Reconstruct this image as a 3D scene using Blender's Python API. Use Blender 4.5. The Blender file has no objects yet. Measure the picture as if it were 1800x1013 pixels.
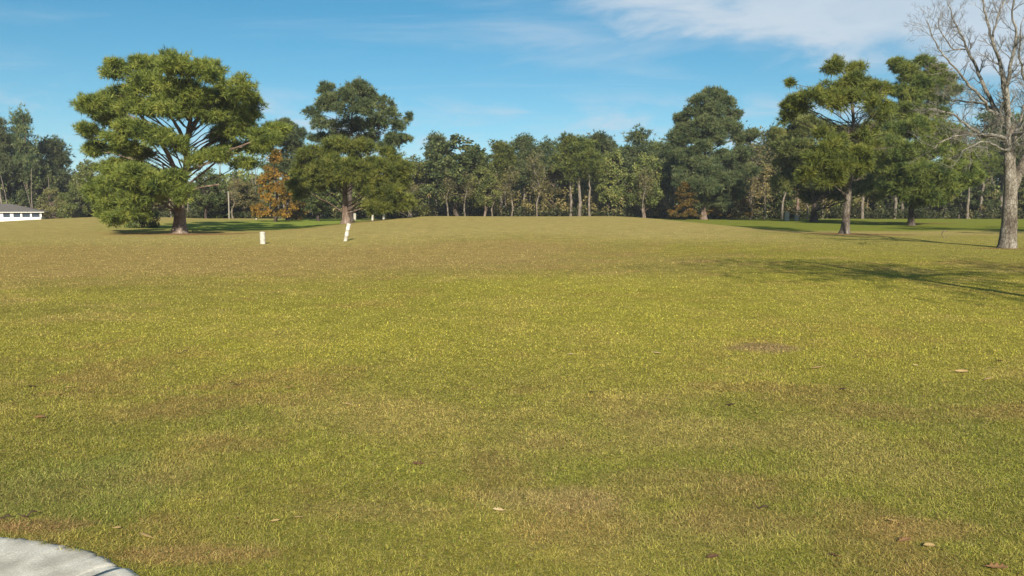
import bpy, math, random
import numpy as np
from mathutils import Vector
R = math.radians
rng = np.random.default_rng(7)
import time; T0 = time.time()
random.seed(7)
sc = bpy.context.scene
COL = sc.collection
F = 1413.0; HZ = 365.0; CX = 900.0; CY = 506.5; EYE = 1.65
PITCH = math.atan((CY - HZ) / F)
cp, sp = math.cos(PITCH), math.sin(PITCH)

# ------------------------------------------------------------------ terrain
def sst(a, b, x):
    t = np.clip((x - a) / (b - a), 0, 1); return t * t * (3 - 2 * t)
def vnoise(x, y, s=0):
    x = np.asarray(x, float); y = np.asarray(y, float)
    xi = np.floor(x); yi = np.floor(y); fx = x - xi; fy = y - yi
    fx = fx * fx * (3 - 2 * fx); fy = fy * fy * (3 - 2 * fy)
    def h(a, b):
        v = np.sin(a * 127.1 + b * 311.7 + s * 74.7) * 43758.5453
        return v - np.floor(v)
    return (h(xi, yi) * (1 - fx) + h(xi + 1, yi) * fx) * (1 - fy) + (h(xi, yi + 1) * (1 - fx) + h(xi + 1, yi + 1) * fx) * fy
def fbm(x, y, s=0, o=4):
    r = 0; a = .5; t = 0
    for i in range(o):
        r = r + a * vnoise(x * 2 ** i + i * 3.3, y * 2 ** i - i * 5.1, s + i); t += a; a *= .55
    return r / t
def terr(x, y):
    x = np.asarray(x, float); y = np.asarray(y, float)
    up = sst(30, 66, y) * (1 - .75 * sst(66, 92, y))
    z = .92 * up * sst(-19, -6, x) * (1 - sst(8, 21, x))
    z = z + .72 * np.exp(-((x + 38) / 9) ** 2 - ((y - 73) / 20) ** 2)
    z = z + .15 * sst(60, 100, y)
    z = z - 1.9 * sst(-46, -56, x) * sst(78, 100, y)
    z = z + .10 * (fbm(x / 9, y / 9, 3, 2) - .5) * sst(6, 25, y)
    return z
def ray(px, py):
    a = (px - CX) / F; b = (CY - py) / F
    return Vector((a, cp + b * sp, -sp + b * cp))
def at(px, py, Y):
    d = ray(px, py); k = Y / d.y
    return Vector((d.x * k, Y, EYE + d.z * k))
def gnd(px, py):
    d = ray(px, py); k = EYE / -d.z
    for _ in range(6):
        k = (EYE - float(terr(d.x * k, d.y * k))) / -d.z
    return Vector((d.x * k, d.y * k, EYE + d.z * k))
def base(px, Y):
    d = ray(px, 390); x = d.x / d.y * Y
    return Vector((x, Y, float(terr(x, Y))))

# ------------------------------------------------------------------ mesh helpers
class Acc:
    def __init__(s): s.V = []; s.T = []; s.n = 0
    def add(s, v, t):
        v = np.asarray(v, float).reshape(-1, 3); t = np.asarray(t, int).reshape(-1, 3)
        s.V.append(v); s.T.append(t + s.n); s.n += len(v)
    def build(s, name, m, parent=None, smooth=False, cols=None):
        V = np.concatenate(s.V); T = np.concatenate(s.T)
        if parent is not None: V = V - np.array(parent.location)
        o = mesh_obj(name, V, T, m, smooth, cols)
        if parent is not None: o.parent = parent
        return o
def mesh_obj(name, V, T, m, smooth=False, cols=None):
    me = bpy.data.meshes.new(name)
    me.vertices.add(len(V)); me.vertices.foreach_set('co', np.asarray(V, np.float32).ravel())
    me.loops.add(len(T) * 3); me.loops.foreach_set('vertex_index', np.asarray(T, np.int32).ravel())
    me.polygons.add(len(T)); me.polygons.foreach_set('loop_start', np.arange(0, len(T) * 3, 3, dtype=np.int32))
    me.update(calc_edges=True)
    me.polygons.foreach_set('use_smooth', np.full(len(T), smooth))
    if cols is not None:
        at_ = me.color_attributes.new('Col', 'FLOAT_COLOR', 'POINT')
        c = np.ones((len(V), 4), np.float32); c[:, :3] = cols
        at_.data.foreach_set('color', c.ravel())
    me.materials.append(m)
    o = bpy.data.objects.new(name, me); COL.objects.link(o)
    return o
def tag(o, label=None, cat=None, group=None, kind=None):
    for k, v in (('label', label), ('category', cat), ('group', group), ('kind', kind)):
        if v: o[k] = v
    return o
def empty(name, loc, label, cat, group=None):
    o = bpy.data.objects.new(name, None); COL.objects.link(o); o.location = loc
    return tag(o, label, cat, group)
def tube(acc, pts, rad, n=6, cap=True):
    P = np.array([tuple(p) for p in pts], float); k = len(P)
    T = np.gradient(P, axis=0); T /= np.linalg.norm(T, axis=1)[:, None] + 1e-9
    ref = np.array([.37, .86, .1]) if abs(T[0][2]) > .7 else np.array([0, 0, 1.])
    A = np.cross(T, ref); A /= np.linalg.norm(A, axis=1)[:, None] + 1e-9
    B = np.cross(T, A)
    th = np.linspace(0, 2 * math.pi, n, endpoint=False)
    rad = np.asarray(rad, float).reshape(-1, 1, 1)
    V = P[:, None] + rad * (np.cos(th)[None, :, None] * A[:, None] + np.sin(th)[None, :, None] * B[:, None])
    f = []
    for i in range(k - 1):
        for j in range(n):
            a = i * n + j; b = i * n + (j + 1) % n; c = a + n; d = b + n
            f += [(a, b, d), (a, d, c)]
    if cap:
        V = np.concatenate([V.reshape(-1, 3), P[-1:]]); q = k * n
        f += [((k - 1) * n + j, (k - 1) * n + (j + 1) % n, q) for j in range(n)]
    acc.add(V.reshape(-1, 3), f)
def smoothline(pts, sub=4, jit=0.0):
    P = [Vector(p) for p in pts]; out = []
    for i in range(len(P) - 1):
        p0 = P[max(i - 1, 0)]; p1 = P[i]; p2 = P[i + 1]; p3 = P[min(i + 2, len(P) - 1)]
        for s in range(sub):
            t = s / sub
            q = .5 * ((2 * p1) + (p2 - p0) * t + (2 * p0 - 5 * p1 + 4 * p2 - p3) * t * t + (3 * p1 - p0 - 3 * p2 + p3) * t ** 3)
            if jit and (i or s): q = q + Vector((random.gauss(0, jit), random.gauss(0, jit), random.gauss(0, jit)))
            out.append(q)
    out.append(P[-1]); return out
def nrm(a): return a / (np.linalg.norm(a, axis=-1, keepdims=True) + 1e-9)
def tufts(acc, P, D, K, L, W, spread=.7):
    """needle sprays: K thin triangles fanning out of each point along its own direction"""
    N = len(P)
    d = nrm(D[:, None, :] + rng.normal(0, spread, (N, K, 3)))
    side = nrm(np.cross(d, rng.normal(0, 1, (N, K, 3))))
    ln = L * rng.uniform(.6, 1.25, (N, K, 1)) * rng.uniform(.8, 1.2, (N, 1, 1))
    w = W * rng.uniform(.7, 1.3, (N, K, 1))
    b = P[:, None, :] + d * ln * .08
    V = np.stack([b - side * w, b + side * w, P[:, None, :] + d * ln], 2).reshape(-1, 3)
    acc.add(V, np.arange(len(V)).reshape(-1, 3))
def leaves(acc, P, S, up=.3):
    """leaf faces: two-triangle kites of random tilt"""
    N = len(P)
    d = nrm(rng.normal(0, 1, (N, 3)) + np.array([0, 0, -.1]))
    nn = nrm(rng.normal(0, 1, (N, 3)) + np.array([0, 0, up]))
    s = nrm(np.cross(d, nn)); S = S * rng.uniform(.6, 1.4, (N, 1))
    V = np.stack([P, P + d * S * .5 + s * S * .32, P + d * S, P + d * S * .5 - s * S * .32], 1).reshape(-1, 3)
    i = np.arange(N)[:, None] * 4
    acc.add(V, np.concatenate([i + [0, 1, 2], i + [0, 2, 3]], 1).reshape(-1, 3))
def shell(n, c, r, lo=.55, zb=.25):
    u = nrm(rng.normal(0, 1, (n, 3)) + np.array([0, 0, zb]))
    q = rng.uniform(lo ** 3, 1, (n, 1)) ** (1 / 3)
    return np.asarray(c) + u * q * np.asarray(r), u

# ------------------------------------------------------------------ materials
def newmat(name):
    m = bpy.data.materials.new(name); m.use_nodes = True
    nt = m.node_tree; nt.nodes.clear()
    return m, nt, nt.nodes.new, nt.links.new
def leafmat(name, c0, c1, c2, trans=.36, sc_=.9, rough=.55, spec=.25):
    m, nt, N, L = newmat(name)
    out = N('ShaderNodeOutputMaterial'); g = N('ShaderNodeNewGeometry')
    no = N('ShaderNodeTexNoise'); no.inputs['Scale'].default_value = sc_; no.inputs['Detail'].default_value = 3
    L(g.outputs['Position'], no.inputs['Vector'])
    oi = N('ShaderNodeObjectInfo')
    a = N('ShaderNodeMath'); a.operation = 'MULTIPLY_ADD'; a.inputs[1].default_value = .62
    L(g.outputs['Random Per Island'], a.inputs[0])
    b = N('ShaderNodeMath'); b.operation = 'MULTIPLY_ADD'; b.inputs[1].default_value = 2.0; b.inputs[2].default_value = -.84
    L(no.outputs['Fac'], b.inputs[0]); L(b.outputs[0], a.inputs[2])
    r = N('ShaderNodeValToRGB'); e = r.color_ramp.elements
    e[0].position = 0; e[0].color = (*c0, 1); e[1].position = 1; e[1].color = (*c2, 1)
    k = e.new(.5); k.color = (*c1, 1)
    L(a.outputs[0], r.inputs[0])
    hs = N('ShaderNodeHueSaturation')
    v = N('ShaderNodeMapRange'); v.inputs['To Min'].default_value = .8; v.inputs['To Max'].default_value = 1.2
    L(oi.outputs['Random'], v.inputs['Value']); L(v.outputs[0], hs.inputs['Value'])
    h2 = N('ShaderNodeMapRange'); h2.inputs['To Min'].default_value = .498; h2.inputs['To Max'].default_value = .512
    L(oi.outputs['Random'], h2.inputs['Value']); L(h2.outputs[0], hs.inputs['Hue'])
    L(r.outputs[0], hs.inputs['Color'])
    p = N('ShaderNodeBsdfPrincipled'); p.inputs['Roughness'].default_value = rough
    p.inputs['Specular IOR Level'].default_value = spec
    L(hs.outputs[0], p.inputs['Base Color'])
    t = N('ShaderNodeBsdfTranslucent'); L(hs.outputs[0], t.inputs['Color'])
    mx = N('ShaderNodeMixShader'); mx.inputs[0].default_value = trans
    L(p.outputs[0], mx.inputs[1]); L(t.outputs[0], mx.inputs[2]); L(mx.outputs[0], out.inputs[0])
    return m
def barkmat(name, c0, c1, c2, sc_=6, stretch=.25, bump=.6, dist=.03):
    m, nt, N, L = newmat(name)
    out = N('ShaderNodeOutputMaterial'); tc = N('ShaderNodeTexCoord'); mp = N('ShaderNodeMapping')
    mp.inputs['Scale'].default_value = (1, 1, stretch); L(tc.outputs['Object'], mp.inputs[0])
    vo = N('ShaderNodeTexVoronoi'); vo.inputs['Scale'].default_value = sc_ * 1.6; vo.feature = 'DISTANCE_TO_EDGE'
    no = N('ShaderNodeTexNoise'); no.inputs['Scale'].default_value = sc_; no.inputs['Detail'].default_value = 6
    n2 = N('ShaderNodeTexNoise'); n2.inputs['Scale'].default_value = 1.3; n2.inputs['Detail'].default_value = 3
    for q in (vo, no): L(mp.outputs[0], q.inputs['Vector'])
    L(tc.outputs['Object'], n2.inputs['Vector'])
    mm = N('ShaderNodeMath'); mm.operation = 'MULTIPLY_ADD'; mm.inputs[1].default_value = .5
    L(no.outputs['Fac'], mm.inputs[0])
    m2 = N('ShaderNodeMath'); m2.operation = 'MULTIPLY'; m2.inputs[1].default_value = .5; L(n2.outputs['Fac'], m2.inputs[0]); L(m2.outputs[0], mm.inputs[2])
    r = N('ShaderNodeValToRGB'); e = r.color_ramp.elements
    e[0].position = .34; e[0].color = (*c0, 1); e[1].position = .66; e[1].color = (*c2, 1); k = e.new(.5); k.color = (*c1, 1)
    L(mm.outputs[0], r.inputs[0])
    cr = N('ShaderNodeMapRange'); cr.inputs['From Max'].default_value = .12; cr.inputs['To Min'].default_value = .45
    L(vo.outputs['Distance'], cr.inputs['Value'])
    ml = N('ShaderNodeMixRGB'); ml.blend_type = 'MULTIPLY'; ml.inputs[0].default_value = 1
    L(r.outputs[0], ml.inputs[1]); L(cr.outputs[0], ml.inputs[2])
    p = N('ShaderNodeBsdfPrincipled'); p.inputs['Roughness'].default_value = .9; p.inputs['Specular IOR Level'].default_value = .1
    L(ml.outputs[0], p.inputs['Base Color'])
    bp = N('ShaderNodeBump'); bp.inputs['Strength'].default_value = bump; bp.inputs['Distance'].default_value = dist
    ad = N('ShaderNodeMath'); L(no.outputs['Fac'], ad.inputs[0]); L(cr.outputs[0], ad.inputs[1]); L(ad.outputs[0], bp.inputs['Height'])
    L(bp.outputs[0], p.inputs['Normal']); L(p.outputs[0], out.inputs[0])
    return m
def plainmat(name, c, c2=None, sc_=8, rough=.8, bump=.2, dist=.01, detail=5, spec=.3):
    m, nt, N, L = newmat(name)
    out = N('ShaderNodeOutputMaterial'); tc = N('ShaderNodeTexCoord')
    no = N('ShaderNodeTexNoise'); no.inputs['Scale'].default_value = sc_; no.inputs['Detail'].default_value = detail
    L(tc.outputs['Object'], no.inputs['Vector'])
    r = N('ShaderNodeValToRGB'); e = r.color_ramp.elements
    e[0].position = .3; e[0].color = (*(c2 or [q * .7 for q in c]), 1); e[1].position = .7; e[1].color = (*c, 1)
    L(no.outputs['Fac'], r.inputs[0])
    p = N('ShaderNodeBsdfPrincipled'); p.inputs['Roughness'].default_value = rough; p.inputs['Specular IOR Level'].default_value = spec
    L(r.outputs[0], p.inputs['Base Color'])
    bp = N('ShaderNodeBump'); bp.inputs['Strength'].default_value = bump; bp.inputs['Distance'].default_value = dist
    L(no.outputs['Fac'], bp.inputs['Height']); L(bp.outputs[0], p.inputs['Normal']); L(p.outputs[0], out.inputs[0])
    return m
M = {}
M['pine_sun'] = leafmat('pine needles olive', (.045, .070, .018), (.170, .205, .038), (.330, .335, .072), sc_=1.2)
M['pine_mid'] = leafmat('pine needles green', (.045, .074, .022), (.140, .172, .036), (.280, .280, .068), sc_=1.0)
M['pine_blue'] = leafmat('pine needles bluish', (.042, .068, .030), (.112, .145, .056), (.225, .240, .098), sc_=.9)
M['oak_dark'] = leafmat('evergreen oak leaves', (.034, .050, .018), (.092, .118, .038), (.195, .205, .072), sc_=.8)
M['oak_mid'] = leafmat('broad leaves green', (.050, .070, .020), (.150, .172, .046), (.285, .275, .090), sc_=.8)
M['oak_olive'] = leafmat('broad leaves olive', (.075, .078, .030), (.165, .155, .055), (.260, .225, .095), sc_=.8)
M['russet'] = leafmat('russet cypress needles', (.110, .080, .018), (.270, .150, .026), (.420, .230, .040), sc_=1.3)
M['gold'] = leafmat('thin autumn leaves', (.120, .095, .036), (.220, .175, .068), (.330, .265, .120), sc_=1.3)
M['rustgreen'] = leafmat('half turned cypress needles', (.070, .070, .018), (.180, .120, .024), (.300, .160, .032), sc_=.9)
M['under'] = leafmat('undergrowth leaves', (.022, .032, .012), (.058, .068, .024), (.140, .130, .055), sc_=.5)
M['bark'] = barkmat('pine bark', (.11, .075, .055), (.19, .14, .11), (.29, .24, .20), sc_=5)
M['bark_dark'] = barkmat('dark pine bark', (.04, .03, .024), (.075, .058, .048), (.12, .10, .085), sc_=5)
M['bark_pale'] = barkmat('pale pine bark', (.10, .085, .068), (.175, .15, .122), (.28, .245, .205), sc_=5)
M['bark_grey'] = barkmat('lichen grey bark', (.085, .070, .055), (.165, .145, .115), (.32, .30, .26), sc_=7, stretch=.45, bump=.8)

M['bark_mid'] = barkmat('dark grey pine bark', (.060, .048, .038), (.125, .105, .085), (.23, .205, .175), sc_=6)
M['bark_lichen'] = barkmat('lichen covered limbs', (.13, .118, .095), (.235, .22, .19), (.37, .355, .31), sc_=7, stretch=.45, bump=.8)

# ------------------------------------------------------------------ ground colour (turf colour only)
def turf(x, y):
    """albedo of the lawn: where it is green, straw coloured or bare"""
    x = np.asarray(x, float); y = np.asarray(y, float)
    G = np.array([.208, .190, .040]); S = np.array([.335, .245, .090]); B = np.array([.265, .165, .066]); V = np.array([.095, .150, .026]); Yl = np.array([.280, .255, .040])
    def mix(a, b, t): return a * (1 - t[..., None]) + b * t[..., None]
    n1 = fbm(x / 2.6, y / 2.6, 11); n2 = fbm(x / .8, y / .8, 21, 3); n3 = fbm(x / 7, y / 9, 31, 3)
    c = np.broadcast_to(G, x.shape + (3,)).copy()
    c = mix(c, Yl, sst(.35, .75, n1 * .55 + n2 * .45) * .62)
    # straw patches, scattered
    c = mix(c, S, sst(.50, .72, n2 * .45 + fbm(x / 1.3 + 9, y / 1.3, 5) * .55) * .60)
    c = mix(c, B, sst(.57, .75, fbm(x / 1.0 + 4, y / .9 + 7, 8)) * .55)
    # yellow sheet in the middle distance, brown band beyond it, khaki rise
    c = mix(c, Yl * 1.02, sst(6.0, 10, y) * (1 - sst(16, 23, y)) * .58 * sst(-9, -1, x + (n3 - .5) * 8) * (1 - sst(7, 16, x)))
    band = sst(12, 24, y + (n3 - .5) * 14) * (1 - sst(33, 40, y + (n3 - .5) * 6)) * (1 - sst(-2, 8, x + (n3 - .5) * 8))
    c = mix(c, np.array([.295, .215, .080]), band * .78)
    c = mix(c, np.array([.330, .268, .098]), sst(30, 44, y + (n3 - .5) * 12) * .85)
    c = mix(c, np.array([.235, .215, .052]), sst(11, 18, x + (n3 - .5) * 10) * sst(16, 24, y) * (1 - sst(44, 50, y)) * .75)
    # greener fairway beyond, both sides
    fr = sst(53, 60, y + (n3 - .5) * 6) * sst(15, 22, x + (n3 - .5) * 5 + (y - 55) * .12)
    c = mix(c, np.array([.165, .190, .030]), fr * .95)
    fl = sst(54, 62, y + (n3 - .5) * 4) * (1 - sst(-17, -9, x + (y - 60) * .1)) * sst(-33, -24, x)
    c = mix(c, np.array([.200, .250, .045]), fl * .95)
    # near, lower left and right a bit greener
    c = mix(c, V, (1 - sst(5.0, 8.5, y)) * sst(.3, .65, n1) * .25)
    # named bare spots
    def spot(px, py, rx, ry, col, k, s=0):
        p = gnd(px, py)
        nonlocal c
        q = ((x - p.x) / rx) ** 2 + ((y - p.y) / ry) ** 2; m_ = q < 2.3
        if not m_.any(): return
        e = q[m_] + (fbm(x[m_] * 2.3, y[m_] * 2.3, 40 + s) - .5) * 1.6
        c[m_] = mix(c[m_], np.array(col), (1 - sst(.25, 1.25, e)) * k)
    spot(1335, 612, .50, .42, (.24, .165, .08), .85)
    spot(960, 880, .55, .22, (.33, .235, .115), .45, 1)
    spot(1180, 850, .65, .3, (.27, .18, .08), .35, 2)
    spot(1620, 930, .35, .16, (.33, .22, .085), .5, 3)
    spot(350, 975, .40, .12, (.29, .18, .08), .65, 4)
    spot(60, 925, .35, .10, (.25, .14, .07), .8, 5)
    spot(1290, 915, .45, .2, (.24, .16, .07), .4, 6)
    spot(680, 900, .6, .2, (.28, .20, .08), .4, 7)
    spot(1020, 495, 3.5, 1.6, (.28, .25, .05), .5, 8)
    spot(430, 680, .5, .25, (.26, .16, .06), .5, 9)
    spot(80, 860, .9, .7, (.155, .185, .045), .5, 10)
    # fallen straw under the pines
    for px, Y, r in ((330, 50.5, 5.2), (1500, 48.8, 4.6), (1600, 79, 5), (1765, 32.5, 1.2), (612, 61, 3.5)):
        p = base(px, Y)
        q = ((x - p.x) / r) ** 2 + ((y - p.y) / (r * .55)) ** 2; m_ = q < 2.3
        if not m_.any(): continue
        e = q[m_] + (fbm(x[m_] / 1.2, y[m_] / 1.2, 60) - .5) * 1.4
        c[m_] = mix(c[m_], np.array([.20, .105, .055]), (1 - sst(.2, 1.1, e)) * .75)
    # wood floor
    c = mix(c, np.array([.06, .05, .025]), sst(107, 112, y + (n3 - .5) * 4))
    return c
KP = [(-260, 935), (-80, 936), (0, 948), (55, 953), (100, 960), (150, 972), (185, 985), (205, 999), (236, 1011), (252, 1040), (262, 1100), (266, 1200)]
KG = [gnd(*p) for p in KP]
KX = np.array([p.x for p in KG]); KY = np.array([p.y for p in KG])
def in_kerb(x, y, m=0.0):
    """true where the concrete lies (its outline is convex enough to test row by row)"""
    xe = np.interp(x, KX[:9], KY[:9], left=KY[0], right=-9)
    xr = np.interp(-y, -KY[8:], KX[8:], left=KX[8], right=KX[-1])
    return ((y < xe - m) & (x < KX[8])) | ((y < KY[8]) & (x < xr - m))

ys = [-40.0, -25, -15, -8, -4, -1, 1]
y = 2.0
while y < 150: ys.append(y); y += max(.09, y * .0125)
while y < 800: ys.append(y); y *= 1.18
ys = np.array(ys)
us = np.concatenate([[-2.2, -1.7, -1.3], np.linspace(-1, 1, 420), [1.3, 1.7, 2.2]])
yy = np.repeat(ys[:, None], len(us), 1); xx = us[None, :] * (np.maximum(np.abs(yy), 8) * .78 + 1)
zz = terr(xx, yy)
nr, nc = xx.shape
V = np.stack([xx, yy, zz], -1).reshape(-1, 3)
i, j = np.meshgrid(np.arange(nr - 1), np.arange(nc - 1), indexing='ij'); a = (i * nc + j).ravel()
T = np.concatenate([np.stack([a, a + 1, a + nc + 1], 1), np.stack([a, a + nc + 1, a + nc], 1)])
gm, nt, N, L = newmat('lawn soil and turf')
out = N('ShaderNodeOutputMaterial'); at_ = N('ShaderNodeAttribute'); at_.attribute_name = 'Col'
g = N('ShaderNodeNewGeometry')
n1 = N('ShaderNodeTexNoise'); n1.inputs['Scale'].default_value = 9; n1.inputs['Detail'].default_value = 6; n1.inputs['Roughness'].default_value = .7
n2 = N('ShaderNodeTexNoise'); n2.inputs['Scale'].default_value = 1.6; n2.inputs['Detail'].default_value = 6; n2.inputs['Roughness'].default_value = .65
for q in (n1, n2): L(g.outputs['Position'], q.inputs['Vector'])
s1 = N('ShaderNodeMath'); L(n1.outputs['Fac'], s1.inputs[0]); L(n2.outputs['Fac'], s1.inputs[1])
mr = N('ShaderNodeMapRange'); mr.inputs['From Min'].default_value = .7; mr.inputs['From Max'].default_value = 1.3; mr.inputs['To Min'].default_value = .66; mr.inputs['To Max'].default_value = 1.2
L(s1.outputs[0], mr.inputs['Value'])
ml = N('ShaderNodeMixRGB'); ml.blend_type = 'MULTIPLY'; ml.inputs[0].default_value = 1
L(at_.outputs['Color'], ml.inputs[1]); L(mr.outputs[0], ml.inputs[2])
p = N('ShaderNodeBsdfPrincipled'); p.inputs['Roughness'].default_value = 1; p.inputs['Specular IOR Level'].default_value = 0
L(ml.outputs[0], p.inputs['Base Color'])
bp = N('ShaderNodeBump'); bp.inputs['Strength'].default_value = .5; bp.inputs['Distance'].default_value = .05
L(n1.outputs['Fac'], bp.inputs['Height']); L(bp.outputs[0], p.inputs['Normal']); L(p.outputs[0], out.inputs[0])
gc = turf(V[:, 0], V[:, 1]) * 1.0
ground = mesh_obj('ground', V, T, gm, True, gc)
tag(ground, kind='structure')

# ------------------------------------------------------------------ grass blades
def blades():
    Pts = []
    rows = []
    # sample distance bands; density follows what the eye resolves
    edges = [2.6]
    while edges[-1] < 52: edges.append(edges[-1] * 1.06)
    for y0, y1 in zip(edges[:-1], edges[1:]):
        ym = (y0 + y1) / 2
        w = 2 * (ym * .70 + 1.0)
        dens = min(20000, 3.6 * 1.07e6 / ym ** 3) * (1 - .9 * float(sst(36, 50, ym)))
        n = int(dens * w * (y1 - y0))
        x = rng.uniform(-w / 2, w / 2, n); y = rng.uniform(y0, y1, n)
        rows.append(np.stack([x, y], 1))
    P = np.concatenate(rows)
    k = ~in_kerb(P[:, 0], P[:, 1], .17 * vnoise(P[:, 0] * 15, P[:, 1] * 15, 3) ** 2.5 * rng.uniform(0, 1, len(P)) ** .7)
    P = P[k]; x, y = P[:, 0], P[:, 1]; n = len(P)
    base_c = turf(x + rng.normal(0, .03, n), y + rng.normal(0, .03, n))
    clump = fbm(x * 9, y * 9, 70, 2); big = fbm(x / .5, y / .5, 71, 2)
    h = (.004 + .012 * clump + .009 * big) * rng.uniform(.3, 1.5, n)
    wd = np.maximum(.0017, y * .00046) * rng.uniform(.7, 1.3, n)
    th = rng.uniform(0, 2 * math.pi, n); lean = rng.uniform(.15, 1.0, n) * .036 * (.5 + clump)
    z = terr(x, y)
    z = z + np.where(in_kerb(x, y), .024, 0)
    flat_ = rng.uniform(0, 1, n) < .5
    z = z + np.where(flat_, rng.uniform(.002, .018, n) * (.4 + clump), 0); h = np.where(flat_, rng.uniform(-.002, .006, n), h); lean = np.where(flat_, rng.uniform(.012, .040, n), lean)
    ph = th + math.pi / 2 + rng.normal(0, .5, n)
    sx, sy = np.cos(ph) * wd, np.sin(ph) * wd
    V = np.empty((n, 3, 3))
    V[:, 0] = np.stack([x - sx, y - sy, z - .002], 1)
    V[:, 1] = np.stack([x + sx, y + sy, z - .002], 1)
    V[:, 2] = np.stack([x + np.cos(th) * lean, y + np.sin(th) * lean, z + h], 1)
    r = rng.uniform(0, 1, n)[:, None]
    straw = np.array([.46, .38, .15]); brown = np.array([.21, .125, .055])
    col = base_c * 1.73 * (1 + rng.uniform(-.55, .55, n) * (1 - .55 * sst(9, 24, y)))[:, None]
    col = np.where(r > .90 + .07 * sst(9, 22, y)[:, None], straw * rng.uniform(.7, 1.2, (n, 1)), col)
    col = np.where(r < .08, brown * rng.uniform(.6, 1.2, (n, 1)), col)
    col = np.where((r > .55) & (r < .64), np.array([.13, .19, .03]) * rng.uniform(.7, 1.2, (n, 1)), col)
    col = col * (.80 + .4 * clump)[:, None]
    cols = np.repeat(col[:, None], 3, 1).reshape(-1, 3)
    m, nt, N, L = newmat('grass blades')
    out = N('ShaderNodeOutputMaterial'); a = N('ShaderNodeAttribute'); a.attribute_name = 'Col'
    p = N('ShaderNodeBsdfPrincipled'); p.inputs['Roughness'].default_value = .6; p.inputs['Specular IOR Level'].default_value = .18
    t = N('ShaderNodeBsdfTranslucent'); mx = N('ShaderNodeMixShader'); mx.inputs[0].default_value = .32
    L(a.outputs['Color'], p.inputs['Base Color']); L(a.outputs['Color'], t.inputs['Color'])
    L(p.outputs[0], mx.inputs[1]); L(t.outputs[0], mx.inputs[2]); L(mx.outputs[0], out.inputs[0])
    o = mesh_obj('grass', V.reshape(-1, 3), np.arange(n * 3).reshape(-1, 3), m, False, cols)
    tag(o, 'short yellow green lawn grass mixed with straw blades', 'grass', kind='stuff')
    print('blades', n, time.time() - T0)
blades()

# ------------------------------------------------------------------ concrete kerb, lower left
def pavement():
    m, nt, N, L = newmat('weathered concrete')
    out = N('ShaderNodeOutputMaterial'); tc = N('ShaderNodeTexCoord')
    a = N('ShaderNodeTexNoise'); a.inputs['Scale'].default_value = 5; a.inputs['Detail'].default_value = 5
    b = N('ShaderNodeTexNoise'); b.inputs['Scale'].default_value = 160; b.inputs['Detail'].default_value = 3
    L(tc.outputs['Object'], a.inputs[0]); L(tc.outputs['Object'], b.inputs[0])
    r = N('ShaderNodeValToRGB'); e = r.color_ramp.elements
    e[0].position = .38; e[0].color = (.38, .36, .30, 1); e[1].position = .62; e[1].color = (.60, .58, .50, 1); L(a.outputs['Fac'], r.inputs[0])
    mr = N('ShaderNodeMapRange'); mr.inputs['From Min'].default_value = .3; mr.inputs['From Max'].default_value = .7; mr.inputs['To Min'].default_value = .75; mr.inputs['To Max'].default_value = 1.15
    L(b.outputs['Fac'], mr.inputs[0])
    ml = N('ShaderNodeMixRGB'); ml.blend_type = 'MULTIPLY'; ml.inputs[0].default_value = 1; L(r.outputs[0], ml.inputs[1]); L(mr.outputs[0], ml.inputs[2])
    p = N('ShaderNodeBsdfPrincipled'); p.inputs['Roughness'].default_value = .9; L(ml.outputs[0], p.inputs['Base Color'])
    bp = N('ShaderNodeBump'); bp.inputs['Strength'].default_value = .5; bp.inputs['Distance'].default_value = .004; L(b.outputs['Fac'], bp.inputs['Height'])
    L(bp.outputs[0], p.inputs['Normal']); L(p.outputs[0], out.inputs[0])
    edge = [Vector((p_.x, p_.y, 0)) for p_ in smoothline(KG, 8)]
    edge = [q + Vector((random.gauss(0, .006), random.gauss(0, .006), 0)) for q in edge]
    c = Vector((-3.2, 1.6, 0)); rings = []
    for k, zz in ((1.0, -.05), (1.0, .012), (.988, .024), (.97, .029), (.8, .024), (.4, .02), (.0, .02)):
        rings.append([(c.x + (q.x - c.x) * k, c.y + (q.y - c.y) * k, zz) for q in edge])
    V = np.array(rings).reshape(-1, 3); n = len(edge); f = []
    for i in range(len(rings) - 1):
        for j in range(n - 1):
            a_ = i * n + j; f += [(a_, a_ + n + 1, a_ + 1), (a_, a_ + n, a_ + n + 1)]
    o = mesh_obj('pavement', V, np.array(f), m, True)
    tag(o, kind='structure')
pavement()

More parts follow.
